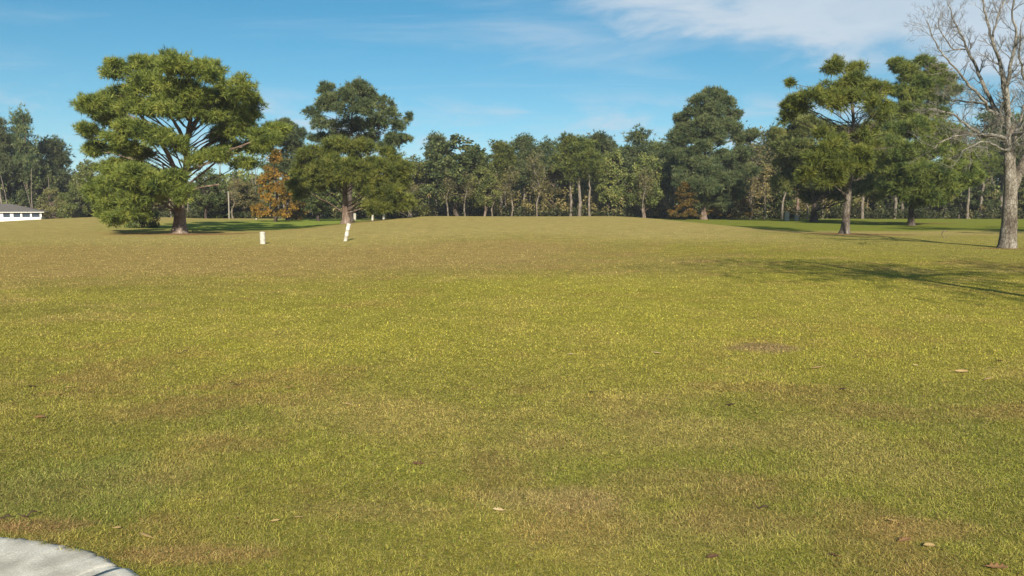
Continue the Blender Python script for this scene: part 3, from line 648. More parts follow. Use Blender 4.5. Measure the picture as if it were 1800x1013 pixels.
rows = [
 ('oakD', 14, 222, 140, 122, 'massive dark evergreen oak right behind the white house', LW),
 ('oakF', 72, 262, 90, 120, 'dark rounded oak at the right end of the white house', LW),
 ('tallC', 48, 197, 58, 118, 'bluish pine whose pointed top stands highest over the white house', LW),
 ('tallB', 4, 203, 56, 116, 'bluish pine top cut by the left picture edge', LW),
 ('tallB', 100, 243, 80, 124, 'round-topped pine between the house trees and the umbrella pine', LW),
 ('oakO', 96, 328, 56, 112, 'small olive tree beside the white house gable', LW),
 ('oakE', 132, 322, 66, 108, 'low grey green tree right of the small olive tree', LW),
 ('oakM', 158, 282, 96, 114, 'green tree behind the low left boughs of the umbrella pine', TL),
 ('oakF', 212, 300, 96, 112, 'dark tree seen under the left half of the umbrella pine', TL),
 ('oakM', 282, 292, 90, 116, 'green tree behind the thick trunk of the umbrella pine', TL),
 ('shrubD', 250, 352, 60, 60, 'dark shrub in the shade under the umbrella pine', None),
 ('oakF', 362, 296, 84, 104, 'dark tree just right of the umbrella pine trunk', TL),
 ('shrubD', 395, 336, 70, 108, 'dark low shrub behind the pale pole, left of the orange tree', None),
 ('oakO', 432, 318, 72, 110, 'brownish olive tree left of the orange tree', TL),
 ('gold', 410, 312, 50, 106, 'thin tan leaved tree between umbrella pine and orange tree', TL),
 ('cone', 485, 262, 82, 84, 'small orange autumn cypress between the two white posts', None),
 ('shrubO', 520, 340, 54, 96, 'low rusty green shrub touching the right side of the orange tree', None),
 ('oakF', 560, 300, 96, 90, 'dark tree with bare black trunk left of the bushy green pine', TL),
 ('oakM', 650, 296, 90, 112, 'green tree hidden behind the bushy green pine', TL),
 ('oakE', 722, 276, 92, 108, 'light green tree between the bushy pine and the dark round oak', TL),
 ('oakD', 806, 240, 148, 106, 'large dark round oak standing alone in the tree line left of centre', TL),
 ('tallB', 768, 236, 60, 112, 'bluish pine poking from the left shoulder of the dark round oak', TL),
 ('oakM', 852, 282, 78, 104, 'lower green tree at the right flank of the dark round oak', TL),
 ('tallA', 880, 248, 60, 112, 'first slim pine right of the dark round oak', TL),
 ('tallB', 921, 238, 66, 115, 'dome-topped pine, second right of the dark round oak', TL),
 ('sparseO', 944, 262, 50, 108, 'yellowish thin tree below the dome-topped pine', TL),
 ('tallC', 963, 248, 58, 118, 'small rounded pine top in the dip before the centre pines', TL),
 ('oakO', 978, 292, 70, 112, 'olive brown tree low in the middle of the tree line', TL),
 ('tallA', 1003, 236, 66, 108, 'left one of two tall pines whose pale trunks stand side by side', TL),
 ('thinA', 1018, 240, 60, 107, 'right one of two tall pines whose pale trunks stand side by side', TL),
 ('tallB', 1054, 234, 68, 116, 'pine with wide flat top at the middle of the tree line', TL),
 ('thinA', 1036, 262, 44, 106, 'short slim pine with pale stem reaching the grass near centre', TL),
 ('oakM', 1078, 262, 86, 110, 'bright green tree under the flat-topped pine', TL),
 ('tallC', 1124, 229, 76, 116, 'broad rounded pine top with white cloud beside it', TL),
 ('oakM', 1134, 270, 84, 106, 'deep green tree with grey stem left of the tallest dark pine', TL),
 ('oakF', 1152, 296, 60, 110, 'dark low tree in the hollow left of the tallest dark pine', TL),
 ('tallB', 1184, 228, 64, 114, 'pine at the left shoulder of the tallest dark pine', TL),
 ('coneG', 1204, 318, 66, 97, 'low rust green cypress left of the tallest dark pine trunk', None),
 ('coneG', 1282, 306, 92, 101, 'wide rust brown cypress right of the tallest dark pine trunk', None),
 ('sparseO', 1322, 220, 76, 112, 'tall thin olive tree right of the tallest dark pine', TL),
 ('gold', 1318, 292, 56, 103, 'golden twin sapling left of the golden single sapling', None),
 ('gold', 1344, 286, 50, 104, 'golden single sapling with straight pale stem', None),
 ('tallB', 1352, 226, 60, 118, 'pine between the tallest dark pine and the ragged sunlit pine', TL),
 ('tallC', 1400, 168, 72, 112, 'bluish pine showing behind the left side of the ragged sunlit pine', TL),
 ('sparseO', 1374, 250, 58, 105, 'thin tree with whitish foot beside the white marker', TL),
 ('gold', 1418, 300, 48, 106, 'yellow leaved sapling between the white marker and the shaded pine trunk', None),
 ('gold', 1446, 305, 44, 108, 'yellow leaved sapling just right of the shaded pine trunk', None),
 ('oakF', 1370, 276, 90, 110, 'dark tree behind the golden saplings', TL),
 ('oakM', 1470, 290, 100, 114, 'green tree behind the trunk of the ragged sunlit pine', TL),
 ('thinA', 1516, 250, 50, 108, 'slim pine with pale stem right behind the ragged sunlit pine', TL),
 ('oakF', 1540, 290, 90, 116, 'dark tree between the ragged pine and the wide dense pine', TL),
 ('thinA', 1572, 255, 50, 109, 'slim pale stemmed pine left of the short dark trunk', TL),
 ('thinA', 1586, 260, 50, 111, 'slim pale stemmed pine nearest the short dark trunk', TL),
 ('oakF', 1640, 296, 100, 116, 'dark tree behind the wide dense pine', TL),
 ('tallC', 1732, 196, 90, 118, 'dark rounded pine behind the bare tree limbs', TL),
 ('thinA', 1700, 262, 46, 108, 'slim pale pine, left one seen between the dense pine and the bare trunk', TL),
 ('thinA', 1724, 246, 50, 110, 'slim pale pine, right one seen between the dense pine and the bare trunk', TL),
 ('tallB', 1758, 214, 70, 120, 'pine top behind the trunk of the bare tree', TL),
 ('oakF', 1716, 318, 84, 112, 'dark low tree left of the bare trunk', TL),
 ('tallA', 1798, 200, 80, 114, 'pine cut by the right picture edge behind the bare tree', TL),
 ('sparseO', 788, 296, 44, 103, 'left one of two pale stemmed thin trees before the dark round oak', TL),
 ('sparseO', 818, 300, 44, 103, 'right one of two pale stemmed thin trees before the dark round oak', TL),
 ('sparseO', 866, 300, 46, 104, 'pale stemmed thin tree at the right foot of the dark round oak', TL),
 ('sparseO', 1131, 292, 46, 103, 'thin tree with white lower stem left of the tallest dark pine', TL),
 ('sparseO', 899, 290, 46, 105, 'thin grey green tree under the dome-topped pine', TL),
 ('sparseO', 718, 318, 40, 101, 'small pale stemmed tree just right of the bushy green pine', TL),
 ('oakM', 1808, 300, 90, 112, 'green low tree cut by the right picture edge', TL),
]
for r_ in rows: plant(*r_)

# second row of slimmer pines further back (each its own tree)
far = [(892, 262), (938, 256), (985, 252), (1032, 250), (1070, 248), (1098, 256), (1150, 250), (1168, 262), (1216, 260), (1300, 262), (700, 290), (742, 284), (840, 266), (1336, 252), (1600, 255), (1680, 246), (1776, 244)]
WH = ['left of the dome-topped pine', 'right of the dome-topped pine', 'left of the twin pale trunks', 'right of the twin pale trunks', 'behind the flat-topped pine', 'in the gap left of the cloud-lit rounded pine',
 'right of the cloud-lit rounded pine', 'in the notch left of the tallest dark pine', 'behind the left side of the tallest dark pine', 'behind the right side of the tallest dark pine', 'right of the tall bluish ragged pine',
 'in the dip left of the dark round oak', 'behind the right side of the dark round oak', 'behind the golden saplings', 'behind the short dark trunk', 'behind the right half of the wide dense pine', 'behind the bare trunk']
for k, ((px, tp), w_) in enumerate(zip(far, WH)):
    plant(['tallB', 'thinA', 'tallA', 'tallC'][k % 4], px, tp, 58, 128 + (k * 7) % 9, 'far slim pine of the back row ' + w_, 'pines of the back row')

# trees standing behind the photographer's right: only their shade reaches the picture
random.seed(31); rng = np.random.default_rng(31)
def shade_tree(x, y, H, w, label, seed, dn=5):
    global rng
    random.seed(seed); rng = np.random.default_rng(seed)
    b = Vector((x, y, float(terr(x, y)))); root = empty('pine_tree', b, label, 'tree')
    t = Acc(); c = Acc()
    pts = smoothline([b + Vector((0, 0, -.2)), b + Vector((.1, 0, H * .5)), b + Vector((0, .1, H * .95))], 6, .03); tube(t, pts, np.linspace(.2, .05, len(pts)), 10)
    for k in range(60):
        f = random.uniform(0, 1); zc = H * (.60 + .36 * f); rr = w * math.sin(math.pi * (.25 + .65 * f)) ** .7 * random.uniform(.1, 1.15); th = random.uniform(0, 6.283)
        cpt = b + Vector((math.cos(th) * rr, math.sin(th) * rr, zc)); limb_to(t, pts[8], cpt, .035, .012, n=4)
        for s2 in shell(4, cpt, (.9, .9, .5), .2)[0]:
            P, U = shell(dn, s2, (.8, .8, .5), .1, .2); tufts(c, P, nrm(U + [0, 0, .4]), 7, .30, .014)
    t.build('trunk', M['bark'], root, True); c.build('crown', M['pine_mid'], root)
shade_tree(10.2, 5.5, 10.2, 5.0, 'pine outside the right edge of the view whose shade crosses the lawn', 41)
shade_tree(38, 44, 10.5, 8.5, 'wide pine beyond the right edge whose shade lies on the fairway', 43, 34)
shade_tree(17.5, 3.0, 10.5, 5.6, 'farther pine outside the right edge of the view', 42)

print('plants', time.time() - T0)
# ------------------------------------------------------------------ wood mass and undergrowth
def wood_mass():
    global rng
    rng = np.random.default_rng(55); random.seed(55)
    c = Acc(); t = Acc()
    for k_ in range(2600):
        px = random.uniform(-350, 2150); Y = random.uniform(120, 185)
        b = base(px, Y); top = random.uniform(5.0, 8.8) * (Y / 130) ** .8 * (.8 + .4 * float(vnoise(px / 70., 3.3, 5)))
        zc = b.z + random.uniform(.05, 1) * top
        r = random.uniform(1.0, 2.0)
        P, U = shell(120, (b.x, b.y, zc), (r, r, r * .75), .1, .2); leaves(c, P, .62)
    for _ in range(420):
        px = random.uniform(-300, 2100); b = base(px, random.uniform(112, 135)); h = random.uniform(5, 9)
        tube(t, smoothline([b - Vector((0, 0, .2)), b + Vector((random.gauss(0, .3), 0, h * .5)), b + Vector((random.gauss(0, .5), 0, h))], 3), np.linspace(random.uniform(.06, .14), .03, 7), 5)
    tag(c.build('distant_woodland', M['oak_mid']), 'mixed green woodland closing the view behind the tree line', 'woodland', kind='stuff')
    tag(t.build('distant_trunks', M['bark_pale'], None, True), 'pale thin stems deep inside the woodland', 'woodland', kind='stuff')
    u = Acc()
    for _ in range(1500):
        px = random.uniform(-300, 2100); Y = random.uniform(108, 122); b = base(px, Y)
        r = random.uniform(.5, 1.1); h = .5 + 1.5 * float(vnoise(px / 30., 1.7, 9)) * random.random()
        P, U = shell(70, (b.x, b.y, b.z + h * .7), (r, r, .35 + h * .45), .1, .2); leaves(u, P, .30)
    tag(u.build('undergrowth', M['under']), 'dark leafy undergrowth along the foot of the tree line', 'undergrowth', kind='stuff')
    g_ = Acc()
    for _ in range(500):
        px = random.uniform(640, 1420) if random.random() < .5 else random.uniform(-100, 1900); Y = random.uniform(107, 119); b = base(px, Y)
        r = random.uniform(.4, 1.0); P, U = shell(38, (b.x, b.y, b.z + random.uniform(.6, 3.6)), (r, r, r * .9), .1, .2); leaves(g_, P, .24)
    tag(g_.build('dry_vegetation', M['gold']), 'tan and yellow brush between the pale stems of the tree line', 'brush', kind='stuff')
wood_mass()

print('wood', time.time() - T0)
# ------------------------------------------------------------------ small things
def box(acc, x0, x1, y0, y1, z0, z1, bev=.0):
    v = [(x, y, z) for z in (z0, z1) for y in (y0, y1) for x in (x0, x1)]
    if bev:
        v = [(x, y, z) for (x, y, z) in v[:4]]
        k = bev
        v += [(x0, y0, z1 - k), (x1, y0, z1 - k), (x0, y1, z1 - k), (x1, y1, z1 - k), (x0 + k, y0 + k, z1), (x1 - k, y0 + k, z1), (x0 + k, y1 - k, z1), (x1 - k, y1 - k, z1)]
        f = []
        for a_ in (0, 4):
            for (p_, q) in ((0, 1), (1, 3), (3, 2), (2, 0)):
                f += [(a_ + p_, a_ + q, a_ + 4 + q), (a_ + p_, a_ + 4 + q, a_ + 4 + p_)]
        f += [(8, 9, 11), (8, 11, 10)]
    else:
        f = [(0, 2, 3), (0, 3, 1), (4, 5, 7), (4, 7, 6), (0, 1, 5), (0, 5, 4), (1, 3, 7), (1, 7, 5), (3, 2, 6), (3, 6, 7), (2, 0, 4), (2, 4, 6)]
    acc.add(v, f)
MW = plainmat('weathered white paint', (.56, .54, .48), (.30, .28, .22), sc_=9, rough=.6, bump=.15)
MP = plainmat('white plastic pipe', (.62, .61, .57), (.38, .36, .30), sc_=9, rough=.45, bump=.08)
MG = plainmat('grey stake wood', (.42, .40, .35), (.30, .28, .24), sc_=8)
MO = plainmat('dark soil', (.07, .05, .035), (.04, .03, .02), sc_=12)
def lathe(acc, prof, n=20, M_=None):
    P = []
    for r, z in prof:
        for j in range(n):
            a_ = j / n * 2 * math.pi; v = Vector((math.cos(a_) * r, math.sin(a_) * r, z)); P.append(tuple(M_ @ v if M_ else v))
    f = []
    for i in range(len(prof) - 1):
        for j in range(n):
            a_ = i * n + j; b_ = i * n + (j + 1) % n; f += [(a_, b_, b_ + n), (a_, b_ + n, a_ + n)]
    acc.add(P, f)
# upright short post
p0 = gnd(462, 429); mpp = p0.y / F
r0 = empty('marker_post', p0, 'short stout upright white post on the brown grass', 'post')
a_ = Acc(); w = 4.6 * mpp; h = 21 * mpp
lathe(a_, [(w, -.15), (w, 0), (w * 1.0, h * .86)], 20); o = a_.build('post_body', MW); o.parent = r0
a_ = Acc(); lathe(a_, [(w * 1.09, h * .86), (w * 1.09, h * .95), (w * .95, h * .99), (w * .5, h * 1.02), (0.001, h * 1.03), ], 20); lathe(a_, [(w * 1.09, h * .86), (w * .9, h * .86)], 20); o = a_.build('cap', MW); o.parent = r0
# leaning pipe post
from mathutils import Matrix
p1 = gnd(607, 424); q1 = at(613.5, 393, p1.y)
r1_ = empty('marker_post', p1, 'taller white pipe post leaning to the right in front of the bushy green pine', 'post')
d = (q1 - p1); Lp = d.length; Rm = d.to_track_quat('Z', 'Y').to_matrix()
w = 3.3 * p1.y / F
a_ = Acc(); lathe(a_, [(w, -.1), (w, Lp * .30), (w * 1.12, Lp * .31), (w * 1.12, Lp * .36), (w, Lp * .37), (w, Lp * .62), (w * 1.1, Lp * .63), (w * 1.1, Lp * .68), (w, Lp * .69), (w, Lp * .93)], 18, Rm); o = a_.build('pipe', MP, None, True); o.parent = r1_
a_ = Acc(); lathe(a_, [(w * 1.15, Lp * .90), (w * 1.15, Lp * .985), (w * .8, Lp), (.001, Lp)], 18, Rm); o = a_.build('cap', MP); o.parent = r1_
# far stakes
def stake(px, Y, wpx, hpx, label, m, group=None, top=.03):
    b = base(px, Y); k = Y / F; w = wpx * k / 2; a_ = Acc(); box(a_, -w, w, -w, w, -.2, hpx * k, top)
    o = a_.build('stake', m); o.location = b; tag(o, label, 'stake', group)
stake(624, 96, 4.0, 12, 'tall grey stake just right of the bushy pine trunk', MG, 'small far stakes')
stake(655, 90, 3.0, 10, 'thin white stake, middle one right of the bushy pine trunk', MW, 'small far stakes')
stake(675, 97, 4.0, 12, 'grey stake, farthest right under the bushy pine', MG, 'small far stakes')
stake(1383, 92, 6.0, 15, 'white square marker at the foot of a thin tree', MW)
stake(1400, 92, 5.5, 10, 'grey low stake right of the white square marker', MG)
bb = base(450.5, 90); a_ = Acc(); rr = 1.5 * 90 / F; lathe(a_, [(.001, -rr), (rr * .7, -rr * .7), (rr, 0), (rr * .7, rr * .7), (.001, rr)], 12); o = a_.build('tee_marker', MW, None, True); o.location = bb + Vector((0, 0, rr)); tag(o, 'tiny white ball marker on the grass left of the orange tree', 'marker')
# thin pole
b = base(403, 100); a_ = Acc(); k = 100 / F; tube(a_, [b - Vector((0, 0, .3)), b + Vector((.02, 0, 2)), b + Vector((0, 0, 30 * k * 1.6))], [.09, .085, .07], 8); o = a_.build('pale_pole', plainmat('pale pole wood', (.27, .25, .21)), None, True); tag(o, 'thin pale pole standing between umbrella pine and orange tree', 'pole')

# ------------------------------------------------------------------ white house
def house():
    Y = 104.0; b = at(72, 380, Y); x1 = b.x; gz = float(terr(x1 - 4, Y)); k = Y / F
    ze = at(0, 372.5, Y).z; zr = at(0, 364.5, Y).z ; x0 = x1 - 16; D = 5
    ROT = R(24); root = empty('white_house', (x1, Y, gz), 'long low white house with dark hip roof and screened porch at the left edge', 'house')
    off = Vector((x1, Y, gz)); root.rotation_euler.z = ROT
    MWh = plainmat('white painted siding', (.78, .78, .76), (.70, .70, .67), sc_=3, rough=.6)
    MRf = plainmat('dark asphalt shingles', (.13, .12, .11), (.075, .07, .066), sc_=9, rough=.95)
    m, nt, N, L = newmat('porch screen glass'); out = N('ShaderNodeOutputMaterial'); p = N('ShaderNodeBsdfPrincipled')
    p.inputs['Base Color'].default_value = (.035, .05, .075, 1); p.inputs['Roughness'].default_value = .18; L(p.outputs[0], out.inputs[0]); MGl = m
    def part(name, m, fn, parent=root):
        a_ = Acc(); fn(a_); a_.V = [v - np.array(off) for v in a_.V]; o = a_.build(name, m); o.parent = parent; return o
    zb = at(0, 382, Y).z
    part('base_wall', MWh, lambda a_: box(a_, x0, x1, Y, Y + D, gz - .3, zb))
    def rf(a_):
        o_ = .45; h = .10
        e = [(x0 - o_, Y - o_), (x1 + o_, Y - o_), (x1 + o_, Y + D + o_), (x0 - o_, Y + D + o_)]
        r_ = [(x0 + 3.4, Y + D / 2), (x1 - 3.6, Y + D / 2)]
        v = [(p_[0], p_[1], ze + .02) for p_ in e] + [(p_[0], p_[1], zr + .45) for p_ in r_]
        a_.add(v, [(0, 1, 5), (0, 5, 4), (1, 2, 5), (2, 3, 4), (2, 4, 5), (3, 0, 4), (0, 2, 1), (0, 3, 2)])
    part('roof', MRf, rf)
    part('fascia', MWh, lambda a_: box(a_, x0 - .4, x1 + .4, Y - .38, Y - .30, ze - .09, ze + .0))
    part('inner_wall', MWh, lambda a_: box(a_, x0 + .3, x1 - .3, Y + .5, Y + D - .1, zb, ze - .01))
    xs = [72, 55, 38, 21, 3, -16, -35, -54, -73, -92]
    X = []
    for q in xs:
        r_ = ray(q, 380); a2 = r_.x / r_.y; X.append(x1 - (x1 - a2 * Y) / (math.cos(ROT) - math.sin(ROT) * a2))
    for i_, x in enumerate(X):
        part('porch_column', MWh, lambda a_: box(a_, x - (.13 if i_ not in (3, 4) else .20), x + (.07 if i_ not in (3, 4) else .16), Y - .02, Y + .12, zb, ze - .12))
    for a0, a1 in zip(X[1:], X[:-1]):
        w_ = part('window', MGl, lambda a_: box(a_, a0 + .17, a1 - .14, Y + .05, Y + .08, zb + .02, ze - .14))
    part('porch_beam', MWh, lambda a_: box(a_, x0, x1, Y - .04, Y + .14, ze - .15, ze - .115))
house()
# little pale sign and sheds right of the house
b = at(75, 383, 100); a_ = Acc(); a_.add([(0,0,0)],np.zeros((0,3),int))
b = base(119, 108); a_ = Acc(); k = 108 / F
box(a_, -2 * k, 2 * k, 0, 3, -.3, 13 * k); o = a_.build('pale_shed', plainmat('pale shed boards', (.6, .52, .40), (.5, .42, .32))); o.location = b; tag(o, 'narrow pale shed end glimpsed between trunks right of the white house', 'shed')

# ------------------------------------------------------------------ fallen leaves and sticks
def leafm(name, c0, c1):
    return plainmat(name, c0, c1, sc_=14, rough=.7, bump=.3, dist=.003)
LM = {'tan': leafm('tan dry leaf', (.40, .29, .13), (.29, .20, .08)), 'rust': leafm('rust dry leaf', (.25, .14, .06), (.14, .08, .035)),
      'dark': leafm('dark dry leaf', (.075, .045, .028), (.04, .025, .016)), 'pale': leafm('pale dry leaf', (.58, .46, .27), (.42, .32, .17)), 'red': leafm('reddish dry leaf', (.13, .066, .036), (.07, .036, .022))}
def fallen(px, py, wpx, kind, col, label):
    p_ = gnd(px, py); s = .88 * wpx * p_.length / F; a_ = Acc()
    if kind == 'twig':
        n = 9; sgn = random.choice([-1, 1])
        pts = [Vector(((t / (n - 1) - .5) * s, .25 * s * sgn * math.sin(t / (n - 1) * 2.4), .014 + .012 * math.sin(t * 1.1))) for t in range(n)]
        tube(a_, pts, np.linspace(.0050, .0022, n), 6)
        q = pts[4]; tube(a_, [q, q + Vector((s * .12, s * .16, .02))], [.003, .0015], 5)
        o = a_.build('fallen_twig', LM[col], None, True); cat = 'twig'; z = .012
    else:
        # lobed outline, curled along the midrib
        lobes = 4 if kind == 'lobed' else 0; n = 17; W = .34 if kind == 'lobed' else .20
        v = []; f = []
        for i_ in range(n):
            t = i_ / (n - 1); w_ = W * math.sin(math.pi * min(1, t * .93 + .05)) ** .7
            if lobes: w_ *= .68 + .32 * math.cos(t * lobes * 2 * math.pi + .6)
            lift = .20 * (t - .5) ** 2
            for s_, cu in ((-1, .42), (-.5, .13), (0, 0), (.5, .12), (1, .36)):
                v.append(((t - .5) * s, s_ * w_ * s, (lift + cu * w_ * 1.1) * s))
            if i_:
                for j_ in range(4):
                    q = (i_ - 1) * 5 + j_; f += [(q, q + 1, q + 6), (q, q + 6, q + 5)]
        a_.add(v, f); tube(a_, [(s * .48, 0, .05 * s), (s * .62, .02 * s, .09 * s)], [.0016, .001], 5)
        o = a_.build('fallen_leaf', LM[col], None, True); cat = 'leaf'; z = .014
        md = o.modifiers.new('thickness', 'SOLIDIFY'); md.thickness = .0012
    o.location = p_ + Vector((0, 0, z)); o.rotation_euler = (random.uniform(-.25, .25), random.uniform(-.2, .2), random.uniform(-.5, .5) + (math.pi if random.random() < .5 else 0))
    tag(o, label, cat, 'fallen leaves on the lawn' if cat == 'leaf' else None)
random.seed(77)
for q in [(70, 737, 24, 'lobed', 'rust', 'large curled rust brown oak leaf, alone on the green grass at the left'),
 (121, 684, 15, 'oval', 'tan', 'small tan leaf above and right of the large rust oak leaf'),
 (55, 682, 18, 'oval', 'dark', 'dark narrow leaf above the large rust oak leaf'),
 (256, 947, 30, 'oval', 'tan', 'long tan leaf beside the concrete kerb'),
 (206, 933, 18, 'lobed', 'tan', 'small tan leaf just behind the long tan kerbside leaf'),
 (484, 920, 17, 'oval', 'tan', 'left one of two tan leaves lying near each other'),
 (524, 914, 20, 'oval', 'tan', 'right one of two tan leaves lying near each other'),
 (612, 714, 20, 'lobed', 'tan', 'faded tan leaf sunk in the grass near picture centre left'),
 (735, 819, 24, 'lobed', 'red', 'dark reddish crumpled leaf in the middle foreground'),
 (1040, 692, 14, 'oval', 'dark', 'small blackish leaf right of centre'),
 (1003, 625, 14, 'oval', 'pale', 'tiny pale leaf upper left of the blackish one'),
 (1155, 623, 20, 'oval', 'pale', 'flat pale leaf left of the bare brown patch'),
 (876, 901, 24, 'lobed', 'pale', 'pale straw coloured leaf at the edge of the worn foreground patch'),
 (1284, 715, 20, 'oval', 'dark', 'dark curled leaf below the bare brown patch'),
 (1482, 687, 17, 'lobed', 'dark', 'dark lobed leaf with pale rim, right of the bare patch'),
 (1436, 649, 24, 'oval', 'tan', 'tan leaf just right below the bare brown patch'),
 (1609, 645, 14, 'oval', 'pale', 'small pale leaf far right of the bare patch'),
 (1690, 656, 26, 'oval', 'tan', 'long dull tan leaf near the right side'),
 (1737, 669, 20, 'oval', 'tan', 'tan leaf nearest the right picture edge'),
 (1757, 637, 13, 'lobed', 'dark', 'dark leaf above the tan leaf at the right edge'),
 (1590, 955, 28, 'lobed', 'rust', 'left rust leaf of the pair at lower right'),
 (1633, 964, 28, 'oval', 'tan', 'right tan leaf of the pair at lower right'),
 (1253, 984, 28, 'lobed', 'red', 'dark reddish leaf by the bottom edge right of centre'),
 (1752, 1003, 34, 'lobed', 'rust', 'brown crumpled leaf in the lower right corner'),
 (1468, 982, 22, 'lobed', 'red', 'reddish brown leaf between the two bottom right leaves'),
 (1568, 920, 18, 'oval', 'tan', 'small olive tan leaf above the leaf pair at lower right'),
 (48, 911, 30, 'twig', 'dark', 'dark curved twig above the concrete kerb'),
 (8, 915, 22, 'twig', 'dark', 'short dark twig at the left edge by the kerb'),
 (1335, 895, 30, 'twig', 'dark', 'dark twig in the worn grass at lower right'),
 (508, 686, 18, 'twig', 'rust', 'short rust twig left of the faded tan leaf'),
 (415, 680, 26, 'twig', 'dark', 'thin dark twig in the brownish grass at left centre'),
 (320, 622, 24, 'twig', 'dark', 'far dark twig at upper left of the lawn')]:
    fallen(*q)
# dead branch ring on the fairway
p_ = gnd(1661, 418); a_ = Acc(); k = p_.y / F
pts = [Vector((math.cos(t) * 6 * k, 0, 6 * k + math.sin(t) * 6 * k)) for t in np.linspace(1.0, 5.6, 12)]
tube(a_, pts, np.linspace(.03, .012, 12), 6); o = a_.build('dead_branch', M['bark'], None, True); o.location = p_; tag(o, 'small curled dead branch on the grass left of the bare tree', 'branch')

# ------------------------------------------------------------------ light autumn haze
a_ = Acc(); box(a_, -1700, 1700, -60, 1100, -3.2, 24)
m, nt, N, L = newmat('pale haze'); out = N('ShaderNodeOutputMaterial'); pv = N('ShaderNodeVolumePrincipled')
pv.inputs['Color'].default_value = (.80, .88, 1, 1); pv.inputs['Density'].default_value = .00032; pv.inputs['Anisotropy'].default_value = 0
L(pv.outputs[0], out.inputs['Volume'])
tag(a_.build('haze', m), kind='stuff')

# ------------------------------------------------------------------ sun, sky, camera
SAZ = math.atan2(-100, 1413); ELEV = R(27)
L_ = Vector((math.sin(SAZ) * math.cos(ELEV), math.cos(SAZ) * math.cos(ELEV), -math.sin(ELEV)))
sd = bpy.data.lights.new('sun', 'SUN'); sd.energy = 4.2; sd.angle = R(.5); sd.color = (1, .90, .74)
so = bpy.data.objects.new('sun', sd); COL.objects.link(so); so.rotation_euler = L_.to_track_quat('-Z', 'Y').to_euler()
w = bpy.data.worlds.new('World'); sc.world = w; w.use_nodes = True
nt = w.node_tree; nt.nodes.clear(); N = nt.nodes.new; L = nt.links.new
def mth(op, a, b=None, c=None, clamp=False):
    n = N('ShaderNodeMath'); n.operation = op; n.use_clamp = clamp
    for i_, v in enumerate((a, b, c)):
        if v is None: continue
        if isinstance(v, (int, float)): n.inputs[i_].default_value = v
        else: L(v, n.inputs[i_])
    return n.outputs[0]
out = N('ShaderNodeOutputWorld'); bg = N('ShaderNodeBackground'); bg.inputs['Strength'].default_value = .0635
sky = N('ShaderNodeTexSky'); sky.sky_type = 'NISHITA'; sky.sun_disc = False; sky.sun_elevation = ELEV; sky.sun_rotation = math.pi + SAZ
sky.air_density = 1.0; sky.dust_density = .4; sky.ozone_density = 1.6; sky.altitude = 0
tc = N('ShaderNodeTexCoord'); sx = N('ShaderNodeSeparateXYZ'); L(tc.outputs['Generated'], sx.inputs[0])
X, Yn, Z = sx.outputs
up = N('ShaderNodeVectorMath'); up.operation = 'ADD'; up.inputs[1].default_value = (0, 0, .05); L(tc.outputs['Generated'], up.inputs[0])
un = N('ShaderNodeVectorMath'); un.operation = 'NORMALIZE'; L(up.outputs[0], un.inputs[0]); L(un.outputs[0], sky.inputs['Vector'])
el = mth('ARCSINE', Z); az = mth('ARCTAN2', X, Yn)
zc = mth('ADD', mth('MAXIMUM', Z, 0.0), .06)
cb = N('ShaderNodeCombineXYZ'); L(mth('DIVIDE', X, zc), cb.inputs[0]); L(mth('DIVIDE', Yn, zc), cb.inputs[1])
mp = N('ShaderNodeMapping'); mp.inputs['Rotation'].default_value = (0, 0, .5); mp.inputs['Scale'].default_value = (.55, 1.1, 1); L(cb.outputs[0], mp.inputs[0])
na = N('ShaderNodeTexNoise'); na.inputs['Scale'].default_value = .9; na.inputs['Detail'].default_value = 8; na.inputs['Roughness'].default_value = .6; na.inputs['Distortion'].default_value = .6
L(mp.outputs[0], na.inputs['Vector'])
ca = N('ShaderNodeCombineXYZ'); L(mth('MULTIPLY', az, 7.0), ca.inputs[0]); L(mth('MULTIPLY', el, 22.0), ca.inputs[1])
m2 = N('ShaderNodeMapping'); m2.inputs['Rotation'].default_value = (0, 0, -.18); L(ca.outputs[0], m2.inputs[0])
nb = N('ShaderNodeTexNoise'); nb.inputs['Scale'].default_value = 1.1; nb.inputs['Detail'].default_value = 8; nb.inputs['Roughness'].default_value = .58; nb.inputs['Distortion'].default_value = .4
L(m2.outputs[0], nb.inputs['Vector'])
# high sheet: above a slanting edge that runs down to the right
edge = mth('SUBTRACT', el, mth('SUBTRACT', .240, mth('MULTIPLY', az, .23)))
sm = mth('ADD', mth('DIVIDE', edge, .058), mth('MULTIPLY', mth('SUBTRACT', nb.outputs['Fac'], .47), 3.6))
sheet = N('ShaderNodeMapRange'); sheet.interpolation_type = 'SMOOTHERSTEP'; L(sm, sheet.inputs['Value']); sheet.inputs['From Min'].default_value = -.5; sheet.inputs['From Max'].default_value = 1.3
fade = N('ShaderNodeMapRange'); L(el, fade.inputs['Value']); fade.inputs['From Min'].default_value = .45; fade.inputs['From Max'].default_value = .9; fade.inputs['To Min'].default_value = 1; fade.inputs['To Max'].default_value = .1
lf = N('ShaderNodeMapRange'); lf.interpolation_type = 'SMOOTHSTEP'; L(az, lf.inputs['Value']); lf.inputs['From Min'].default_value = -.03; lf.inputs['From Max'].default_value = .16; lf.inputs['To Min'].default_value = .05
sh = mth('MULTIPLY', mth('MULTIPLY', mth('MULTIPLY', sheet.outputs[0], lf.outputs[0]), fade.outputs[0]), mth('ADD', .58, mth('MULTIPLY', nb.outputs['Fac'], .62)))
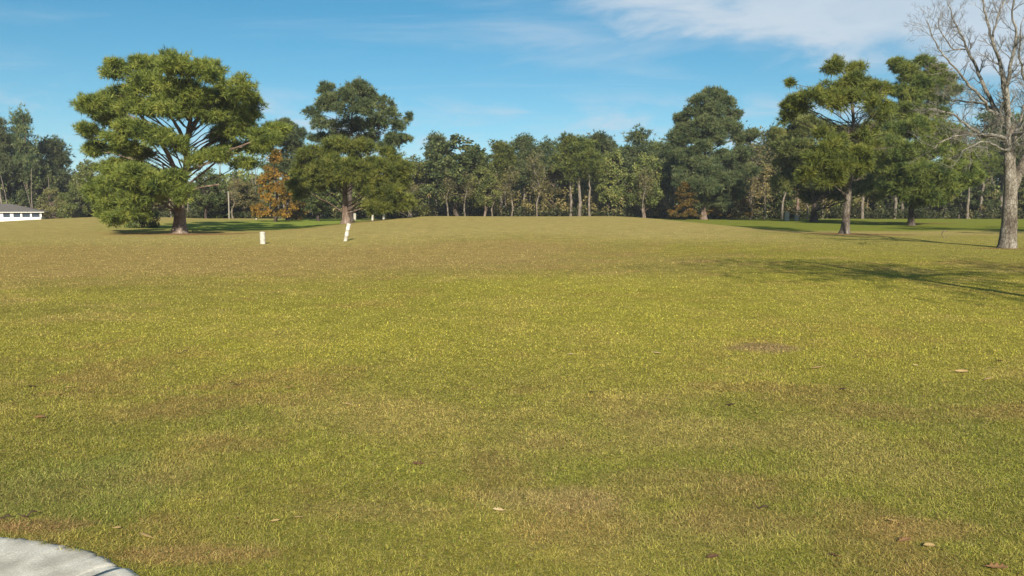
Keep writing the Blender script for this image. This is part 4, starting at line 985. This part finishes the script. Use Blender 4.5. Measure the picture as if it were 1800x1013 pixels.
sh_ = mth('MULTIPLY', mth('MULTIPLY', sheet.outputs[0], fade.outputs[0]), mth('ADD', .58, mth('MULTIPLY', nb.outputs['Fac'], .62)))
# wisps
ws = N('ShaderNodeMapRange'); ws.interpolation_type = 'SMOOTHSTEP'; L(na.outputs['Fac'], ws.inputs['Value']); ws.inputs['From Min'].default_value = .47; ws.inputs['From Max'].default_value = .78; ws.inputs['To Max'].default_value = .50
# low puffs near the horizon
band = N('ShaderNodeMapRange'); L(mth('ABSOLUTE', mth('SUBTRACT', el, .095)), band.inputs['Value']); band.inputs['From Min'].default_value = .0; band.inputs['From Max'].default_value = .05; band.inputs['To Min'].default_value = 1; band.inputs['To Max'].default_value = 0
pf = N('ShaderNodeMapRange'); pf.interpolation_type = 'SMOOTHSTEP'; L(nb.outputs['Fac'], pf.inputs['Value']); pf.inputs['From Min'].default_value = .46; pf.inputs['From Max'].default_value = .66
puff = mth('MULTIPLY', mth('MULTIPLY', band.outputs[0], pf.outputs[0]), .85)
cl = mth('MAXIMUM', mth('MAXIMUM', sh, ws.outputs[0]), puff, clamp=True)
hs = N('ShaderNodeHueSaturation'); hs.inputs['Saturation'].default_value = 1.42; hs.inputs['Hue'].default_value = .484; hs.inputs['Value'].default_value = .86; L(sky.outputs[0], hs.inputs['Color'])
mx = N('ShaderNodeMixRGB'); L(cl, mx.inputs[0]); L(hs.outputs[0], mx.inputs[1]); mx.inputs[2].default_value = (4.7, 5.5, 6.3, 1)
L(mx.outputs[0], bg.inputs[0]); L(bg.outputs[0], out.inputs[0])

cam = bpy.data.cameras.new('camera'); co = bpy.data.objects.new('camera', cam); COL.objects.link(co)
co.location = (0, 0, EYE); co.rotation_euler = (math.pi / 2 - PITCH, 0, 0)
cam.sensor_width = 36; cam.lens = F / 1800 * 36; cam.clip_end = 3000; cam.clip_start = .05
sc.camera = co
sc.view_settings.view_transform = 'Standard'; sc.view_settings.look = 'None'; sc.view_settings.exposure = .98; sc.view_settings.gamma = 1
sc.cycles.max_bounces = 6; sc.cycles.diffuse_bounces = 3; sc.cycles.transparent_max_bounces = 4
